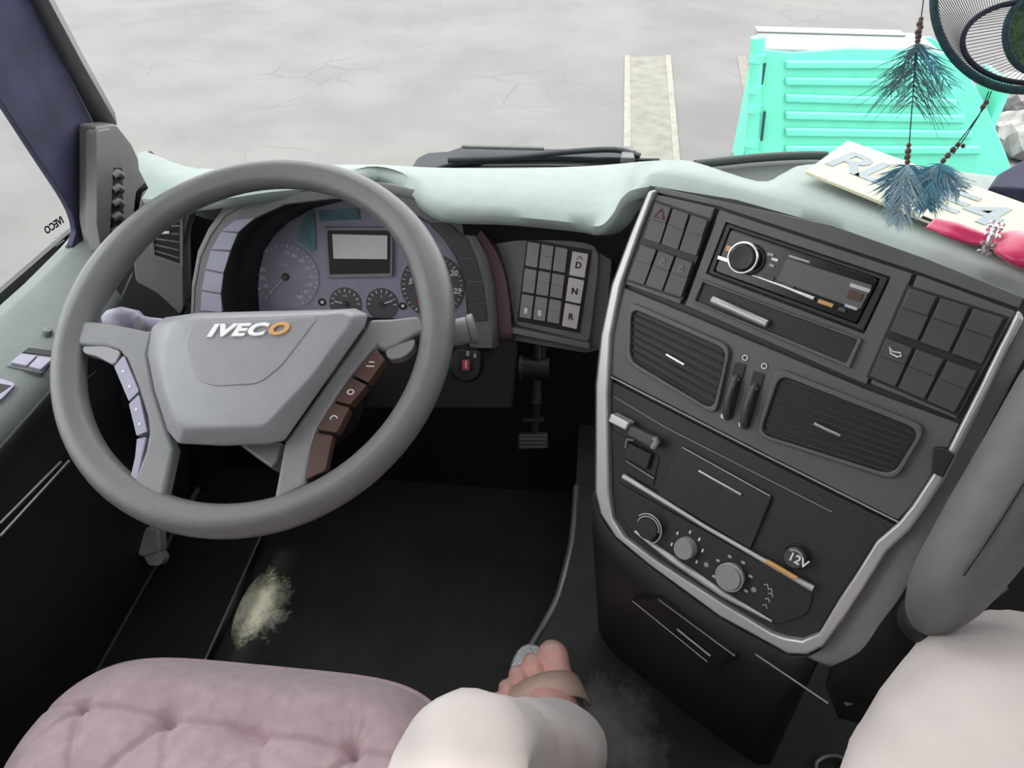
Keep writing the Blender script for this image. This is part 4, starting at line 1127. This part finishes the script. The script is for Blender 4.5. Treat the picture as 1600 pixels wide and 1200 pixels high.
# five toes of the left foot; the big toe lies on the inner (right) side
tz = TZ+.030
offs = [(.030, .012, .050, .0215), (-.004, .008, .046, .0150), (-.030, .002, .040, .0130), (-.051, -.006, .032, .0115), (-.070, -.016, .026, .011)]
nails = []
for k, (so, fo, ln, r_) in enumerate(offs):
    b_ = BALL+tos*so*1.0+toed*(fo-.012); b_[2] = tz+.006
    m1 = b_+toed*ln*.55+A(0, 0, .004); e_ = b_+toed*ln+A(0, 0, -.004)
    tv_, tf_ = tubedata([b_-toed*.02, b_, lerp(b_, m1, .5), m1, lerp(m1, e_, .5), e_, e_+toed*r_*.45, e_+toed*r_*.75], [r_*.8, r_*.9, r_*.95, r_*1.06, r_*1.1, r_*.98, r_*.7, r_*.25], 16)
    n0 = len(BV); BV += tv_; BF += [[q+n0 for q in f] for f in tf_]
    nails.append((lerp(m1, e_, .9), r_))
tmp = mesh('tmp', BV, BF, skin, PE)
rm = tmp.modifiers.new('r', 'REMESH'); rm.mode = 'VOXEL'; rm.voxel_size = .0026
sm = tmp.modifiers.new('s', 'SMOOTH'); sm.factor = .5; sm.iterations = 3
em = evaluated(tmp); bpy.data.objects.remove(tmp)
em.materials.clear(); em.materials.append(skin); em.materials.append(nailm)
for p in em.polygons:
    p.use_smooth = True
    if p.center[2]+org[2] < TZ+.12 and p.normal[2] > .35:
        c_ = A(*p.center)+org
        for q, r_ in nails:
            d_ = c_-q
            if (d_@tos/(r_*.62))**2+(d_@toed/(r_*.7))**2 < 1: p.material_index = 1
body = bpy.data.objects.new('body', em); reg(body, PE, org)
# sandal
so_ = []
for k in range(40):
    q = 2*math.pi*k/40; l_ = math.sin(q); w_ = math.cos(q)
    so_.append(BALL+toed*(-.066+.145*l_)+tos*(w_*(.052 if l_ > 0 else .042))*(1 if w_ > 0 else 1.1))
so_ = [A(p[0], p[1], TZ+.020) for p in so_]
sand = prism3('sandal_sole', so_, A(0, 0, -.0195), solem, PE, bev=.004)
arc = [BALL+toed*(-.004)+tos*(.058*math.cos(w))+A(0, 0, .052*math.sin(w)-.022) for w in np.linspace(0, math.pi, 14)]
arc2 = [p-toed*.046+A(0, 0, .012) for p in arc]
loft('sandal_strap', [arc, [lerp(a, b, .5)+A(0, 0, .003) for a, b in zip(arc, arc2)], arc2], strapm, sand, thick=.003)
# trousers
tv = [pel, hl, lerp(hl, KN, .35), lerp(hl, KN, .75), KN, lerp(KN, AN, .25)+A(-.005, -.01, 0), lerp(KN, AN, .6)+A(.0, -.01, 0), lerp(KN, AN, .93), hr, lerp(hr, KR, .35), lerp(hr, KR, .75), KR, lerp(KR, ANR, .3), lerp(KR, ANR, .7), lerp(KR, ANR, .9)]
te = [(0, 1), (1, 2), (2, 3), (3, 4), (4, 5), (5, 6), (6, 7), (0, 8), (8, 9), (9, 10), (10, 11), (11, 12), (12, 13), (13, 14)]
trd = [.125, .11, .090, .072, .058, .050, .066, .082, .11, .125, .125, .100, .088, .08, .078]
trs = skinmesh('trousers', tv, te, trd, 0, cloth, PE, 3)
dtx = bpy.data.textures.new('cloth_folds', 'CLOUDS'); dtx.noise_scale = .075
dm = trs.modifiers.new('folds', 'DISPLACE'); dm.texture = dtx; dm.strength = .018; dm.texture_coords = 'LOCAL'

# ================================================================== things on the dashboard
dz = .948
S0 = onz(1258, 267, dz); S1 = onz(1325, 219, dz)
ax_ = nrm(onz(1388, 319, dz)-S0)
L_ = .40
sg = thing('paper_sign', tuple(S0), 'pale yellow lettered sign lying on the dashboard top', 'sign')
Q = [S0, S1, S1+ax_*L_, S0+ax_*L_]
plate = prism3('sign_board', Q, A(0, 0, -.004), paper, sg, bev=.001)
ay_ = nrm(np.cross(A(0, 0, 1), ax_))
hgt = (S1-S0)@ay_
for s, t in (('R', .032), ('L', .066), ('E', .150), ('4', .186)):
    cc = S0+ax_*t+ay_*hgt*.5+(S1-S0-ay_*hgt)*.5+A(0, 0, .0006)
    text('sign_letter', s, cc, ax_, ay_, hgt*.66, letterg, sg, ext=.0004, bold=.0014)
# pink satin ribbon held by a rhinestone ring
pr = thing('pink_ribbon', tuple(onz(1548, 385, dz)), 'pink satin ribbon with rhinestone ring on the dashboard corner', 'ribbon')
def satin(name, pts, wid, ridges):
    cs = []
    n = 21
    P = spline([onz(x, y, dz+h) for x, y, h in pts], 6)
    W = np.interp(np.linspace(0, 1, len(P)), np.linspace(0, 1, len(wid)), wid)
    for i, p in enumerate(P):
        t = nrm(P[min(i+1, len(P)-1)]-P[max(i-1, 0)]); s = nrm(np.cross(t, A(0, 0, 1)))
        c_ = []
        for k in range(n):
            q = 2*math.pi*k/n
            rr = W[i]*(1+.16*math.cos(ridges*q+i*.05))
            c_.append(p+s*rr*math.cos(q)+A(0, 0, 1)*(rr*.55*math.sin(q)))
        cs.append(c_)
    return loft(name, cs, pink, pr, closed=True, caps=True, sharp=2.0)
satin('ribbon_tail', [(1457, 350, .012), (1490, 360, .014), (1520, 370, .014), (1545, 375, .014)], [.010, .013, .012, .008], 4)
satin('ribbon_loop', [(1550, 376, .014), (1575, 380, .016), (1605, 392, .018), (1650, 410, .016), (1690, 425, .012)], [.008, .018, .023, .020, .010], 3)
rc = onz(1547, 374, dz+.016)
t_ = nrm(onz(1575, 382, dz)-onz(1520, 368, dz)); s_2 = nrm(np.cross(t_, A(0, 0, 1)))
rg = tube('ring_band', [rc+s_2*.011*math.cos(w)+A(0, 0, .012*math.sin(w)) for w in np.linspace(0, 2*math.pi, 20, False)], .0035, crystal, pr, 8, closed=True)
for k in range(3):
    for w in np.linspace(-.4, 3.5, 8):
        c_ = rc+t_*(k-1)*.0045+s_2*.0145*math.cos(w)+A(0, 0, .0155*math.sin(w))
        lathe('rhinestone', c_-A(0, 0, .001), nrm(s_2*math.cos(w)+A(0, 0, math.sin(w))), [(.0022, 0), (.0024, .001), (.0010, .0022)], crystal, rg, 7, sharp=.2)
tube('ribbon_pin', [onz(1441, 339, dz+.012), onz(1462, 347, dz+.012)], .0016, black, pr, 6)

# ================================================================== dreamcatcher
DT = .60
def dp_(x, y, d=0): return ond(x, y, DT+d)
DC = thing('dreamcatcher', tuple(dp_(1597, 143)), 'dark teal dreamcatcher with blue feathers hanging at the upper right', 'dreamcatcher')
hc = (1597, 3)
def ell(cx_, cy_, rx, ry, n, d=0): return [dp_(cx_+rx*math.cos(q), cy_+ry*math.sin(q), d) for q in np.linspace(0, 2*math.pi, n, False)]
tube('outer_hoop', ell(hc[0], hc[1], 138, 138, 72), .0034, hoopm, DC, 10, closed=True)
tube('inner_hoop', ell(1611, 66, 107, 64, 60), .0022, hoopn, DC, 8, closed=True)
tube('eye_hoop', ell(1618, 55, 47, 58, 48), .0028, hoopm, DC, 8, closed=True)
prism3('eye_weave', ell(1620, 55, 43, 54, 32, .001), nrm(FW)*.002, eye_g, DC)
wl_ = []
for k in range(70):       # threads from outer hoop to the inner hoop
    q = math.radians(95+k*2.6)
    a = dp_(hc[0]+136*math.cos(q), hc[1]+136*math.sin(q))
    q2 = math.radians(110+k*2.3)
    b = dp_(1611+107*math.cos(q2), 66+64*math.sin(q2))
    wl_.append(tubedata([a, b], .00032, 4))
for k in range(40):       # threads from inner hoop to the eye
    q = math.radians(80+k*5.0); q2 = math.radians(85+k*4.8)
    a = dp_(1611+106*math.cos(q), 66+63*math.sin(q)); b = dp_(1618+47*math.cos(q2), 55+58*math.sin(q2))
    wl_.append(tubedata([a, b], .00032, 4))
wb = merged('web_threads', wl_, webm, DC); wb['kind'] = 'stuff'
def cord(pts, name='cord', r=.0005): return tube(name, [dp_(x, y) for x, y in pts], r, hoopn, DC, 6)
cord([(1466, -40), (1448, -20), (1443, 0), (1439, 30), (1434, 62), (1431, 90), (1424, 180), (1420, 235), (1419, 262)])
tube('hanging_cord', [dp_(1597, -135), A(dp_(1597, -135)[0], dp_(1597, -135)[1], 1.95)], .0008, hoopn, DC, 6)
cord([(1549, 143), (1540, 165), (1515, 200), (1485, 238), (1470, 256)])
cord([(1545, 143), (1530, 180), (1508, 215), (1490, 240)])
for (x, y, r_) in [(1439, 30, .0020), (1437, 37, .0026), (1438, 43, .0024), (1435, 50, .0028), (1435, 57, .0026), (1434, 64, .0022), (1420, 227, .0020), (1419, 236, .0026), (1418, 245, .0026), (1418, 253, .0022), (1541, 160, .0022), (1536, 167, .0022), (1497, 226, .0020), (1489, 234, .0024), (1481, 243, .0024), (1474, 251, .0022), (1505, 228, .0018)]:
    lathe('bead', dp_(x, y)-UP*r_, UP, [(r_*.4, 0), (r_*.9, r_*.5), (r_, r_), (r_*.9, r_*1.5), (r_*.4, r_*2)], beadm, DC, 10)
def feather(stem, m, barbs, blen, wid, seed, core=None, name='feather'):
    """stem = list of pixels, barbs hang off both sides"""
    rs = random.Random(seed)
    P = spline([dp_(x, y, rs.uniform(-.003, .003)) for x, y in stem], 5)
    f_ = tube(name, P, list(np.linspace(.0011, .0004, len(P))), m, DC, 6)
    parts = []
    for k in range(barbs):
        t = k/barbs
        i = min(int(t*(len(P)-1)), len(P)-2)
        b_ = P[i]; td = nrm(P[i+1]-P[i])
        for sgn in (-1, 1):
            sd_ = nrm(np.cross(td, FW))*sgn
            L = blen*(.35+.65*math.sin(math.pi*min(1, t*.85+.2)))*rs.uniform(.6, 1.1)
            d2_ = nrm(td*rs.uniform(.55, 1.2)+sd_*rs.uniform(.5, 1.0)*wid+FW*rs.uniform(-.35, .35))
            parts.append(tubedata([b_, b_+d2_*L*.5+td*L*.05, b_+d2_*L+td*L*.18], [.0005, .0004, .00015], 3))
    bb_ = merged('barbs', parts, m, f_); bb_['kind'] = 'stuff'
    return f_
feather([(1434, 68), (1432, 95), (1428, 125), (1426, 165)], feather_g, 46, .052, 1.25, 1)
feather([(1434, 68), (1412, 100), (1388, 150)], feather_g, 16, .030, .8, 2)
feather([(1434, 68), (1455, 95), (1488, 140)], feather_b, 16, .030, .8, 3)
feather([(1418, 258), (1414, 285), (1408, 320), (1398, 352)], feather_p, 90, .026, .9, 4)
feather([(1418, 258), (1405, 272), (1395, 290), (1390, 320)], feather_b, 80, .022, .9, 5)
feather([(1418, 258), (1430, 275), (1440, 300), (1446, 325)], feather_b, 90, .026, .9, 6)
feather([(1470, 256), (1475, 268), (1478, 282), (1482, 292)], feather_b, 70, .016, .9, 7)
feather([(1470, 256), (1455, 270), (1445, 285), (1432, 300)], feather_b, 90, .022, .9, 8)
feather([(1470, 256), (1462, 280), (1455, 305), (1450, 325)], feather_p, 70, .022, .9, 9)
feather([(1470, 256), (1484, 280), (1500, 300)], feather_p, 50, .020, .9, 10)

# ================================================================== outside the windscreen
# cowl with slats and wiper
CW = thing('cowl_grille', (.1, 1.30, .70), 'slatted grey cowl outside below the windscreen', 'cowl')
def cw(x, y, z=.80): return onz(x, y, z)
loft('cowl_panel', [[cw(x, 290, .77) for x in range(560, 1120, 40)], [cw(x, 262, .77) for x in range(560, 1120, 40)], [cw(x, 250 if 660 < x < 1030 else 262, .765) for x in range(560, 1120, 40)]], cowlm, CW, thick=.003)
for k, y in enumerate((249, 254, 259, 264, 268)):
    tube('slat', [cw(690+k*4, y+1, .785), cw(850, y, .785), cw(1030-k*12, y+1, .785)], .0030, cowlm if k % 2 else wiperm, CW, 6)
WI = thing('windscreen_wiper', tuple(cw(800, 240, .80)), 'black curved wiper arm and blade outside the windscreen', 'wiper')
prism3('blade_cover', [cw(*p, .80) for p in [(640, 265), (652, 246), (668, 238), (700, 236), (722, 228), (800, 229), (850, 232), (990, 232), (1002, 240), (985, 247), (860, 243), (760, 246), (712, 252), (680, 262)]], A(0, 0, -.010), wiperm, WI, bev=.003)
tube('arm', spline([cw(700, 250, .81), cw(800, 246, .815), cw(880, 238, .815), cw(960, 234, .815), cw(1000, 244, .81)], 4), .005, wiperm, WI, 8)
tube('blade_edge', spline([cw(722, 229, .812), cw(800, 231, .812), cw(850, 232, .812)], 4), .0035, cowlm, WI, 8)
prism3('pivot_cap', [cw(*p, .815) for p in [(972, 228), (990, 227), (992, 246), (970, 245)]], A(0, 0, -.012), cowlm, WI, bev=.003)
tube('washer_hose', spline([cw(235, 240, .80), cw(255, 258, .80), cw(290, 268, .80), cw(312, 270, .80)], 5), .0045, wiperm, WI, 8)

# green ribbed waste container
GY = 6.15
GP = Plane(A(0, GY, 0), A(1, 0, 0), A(0, 0, -1))
GC = thing('waste_container', tuple(A(GP.pt(1350, 260)[0], GY+.5, GZ)), 'turquoise green ribbed metal container standing in the yard outside', 'container')
fr = [(1192, 78), (1240, 82), (1330, 76), (1420, 78), (1480, 84), (1505, 100), (1540, 165), (1572, 240), (1585, 300), (1165, 300), (1175, 240)]
F3 = GP.pts(fr)
for p in F3: p[2] = max(p[2], GZ+.01)
prism3('front_wall', F3, A(0, .06, 0), greenm, GC, bev=.01)
gx = np.mean([p[0] for p in F3]); Bk = [A(gx+(p[0]-gx)*.84+.12, p[1]+.5, p[2]-.02) for p in F3]
prism3('rear_wall', Bk, A(0, .05, 0), greenm, GC, bev=.01)
bot = [p for p in F3 if p[2] < GZ+.05]
xl, xr = min(p[0] for p in F3), max(p[0] for p in F3)
slab('left_wall', GP.pt(1194, 90)[0], GP.pt(1194, 90)[0]+.05, GY+.03, GY+.5, GZ+.01, GP.pt(1192, 90)[2], greenm, GC, bev=.005)
slab('right_wall', xr-.40, xr-.35, GY+.03, GY+.5, GZ+.01, GP.pt(1500, 130)[2], greenm, GC, bev=.005)
slab('container_floor', xl+.2, xr-.37, GY+.03, GY+.5, GZ+.01, GZ+.06, greenm, GC)
lid = mat('pale_lid', (.18, .197, .19), .5, noise=.08, nscale=5)
a, b = GP.pt(1196, 80), GP.pt(1478, 80)
slab('lid', a[0], b[0], GY+.02, GY+.58, a[2]-.01, a[2]+.015, lid, GC, bev=.008)
slab('lid_edge', a[0], b[0]-.15, GY+.45, GY+.60, a[2]+.015, a[2]+.03, lid, GC, bev=.008)
for y0, y1 in ((93, 93), (119, 121), (145, 153), (172, 178), (198, 202), (226, 226)):
    A_ = [GP.pt(1226, y0), GP.pt(1226, y0+14), GP.pt(1470+(y0-90)*.45, y1+14), GP.pt(1470+(y0-90)*.45, y1)]
    prism3('rib', [p+A(0, -.035, 0) for p in A_], A(0, .04, 0), greenm, GC, bev=.02, seg=3)
pa = GP.pt(1184, 56)+A(0, -.03, 0); pb = GP.pt(1172, 270)+A(0, -.03, 0); pb[2] = max(pb[2], GZ)
tube('corner_post', [pa, pb], .055, greenm, GC, 14)
for y in (85, 130, 160, 215):
    p = lerp(pa, pb, (y-56)/214)
    tube('post_collar', [p+A(0, 0, .03), p-A(0, 0, .03)], .062, greenm, GC, 14)
for (ya, yb) in ((95, 128), (170, 215)):
    tube('hinge_rod', [GP.pt(1193, ya)+A(0, -.06, 0), GP.pt(1188, yb)+A(0, -.06, 0)], .012, hoopm, GC, 8)
# rubble by the container
rr_ = random.Random(4)
LABS = ['pale rubble stone touching the right end of the green container', 'pale rubble stone behind the dreamcatcher hoop at the right frame edge', 'largest pale rubble stone at the right frame edge beside the container', 'low pale rubble stone nearest the cab right of the container']
for k, (x, y, r_) in enumerate(((1592, 150, .25), (1715, 150, .28), (1622, 222, .32), (1690, 280, .24))):
    p = onz(x, y, GZ+.1)
    bm = bmesh.new(); bmesh.ops.create_icosphere(bm, subdivisions=3, radius=1)
    V = []
    for v in bm.verts:
        w = 1+.22*math.sin(5*v.co[0]+k)*math.cos(4*v.co[1])+rr_.uniform(-.07, .07)
        V.append(A(*v.co)*r_*w*A(1.2, 1, .75)+A(p[0], p[1], GZ+.14))
    F = [[v.index for v in f.verts] for f in bm.faces]; bm.free()
    o = mesh('rubble_stone', V, F, rockm, None, smooth=True, sharp=.3)
    tag(o, LABS[k], 'stone', 'rubble stones')
# worn painted stripes on the asphalt
def stripe(q, lab):
    P = [onz(x, y, GZ+.006) for x, y in q]
    o = prism3('road_marking', P, A(0, 0, -.006), paint, None); tag(o, lab, 'road marking', 'worn painted stripes'); return o
s1m = stripe([(977, 88), (1046, 88), (1062, 270), (975, 275)], 'wide worn pale painted stripe on the asphalt left of the container')
for (a, b, c_, d_) in (((976, 86), (984, 86), (986, 270), (974, 272)), ((1040, 86), (1048, 86), (1064, 266), (1054, 268))):
    P = [onz(x, y, GZ+.010) for x, y in (a, b, c_, d_)]
    prism3('stripe_edge', P, A(0, 0, -.006), paint_y, s1m)
stripe([(1152, 88), (1166, 86), (1180, 190), (1162, 150)], 'narrow pale painted stripe on the asphalt touching the container post')
# hoop on the floor beside the right leg
hp = [onz(x, y, TZ+.006) for x, y in ((1278, 1260), (1274, 1200), (1282, 1186), (1298, 1181), (1314, 1184), (1322, 1196), (1326, 1260))]
hk = tube('cable_loop', spline(hp, 5), .003, edge_metal, None, 8)
tag(hk, 'thin grey cable loop on the black floor beside the right leg', 'cable')
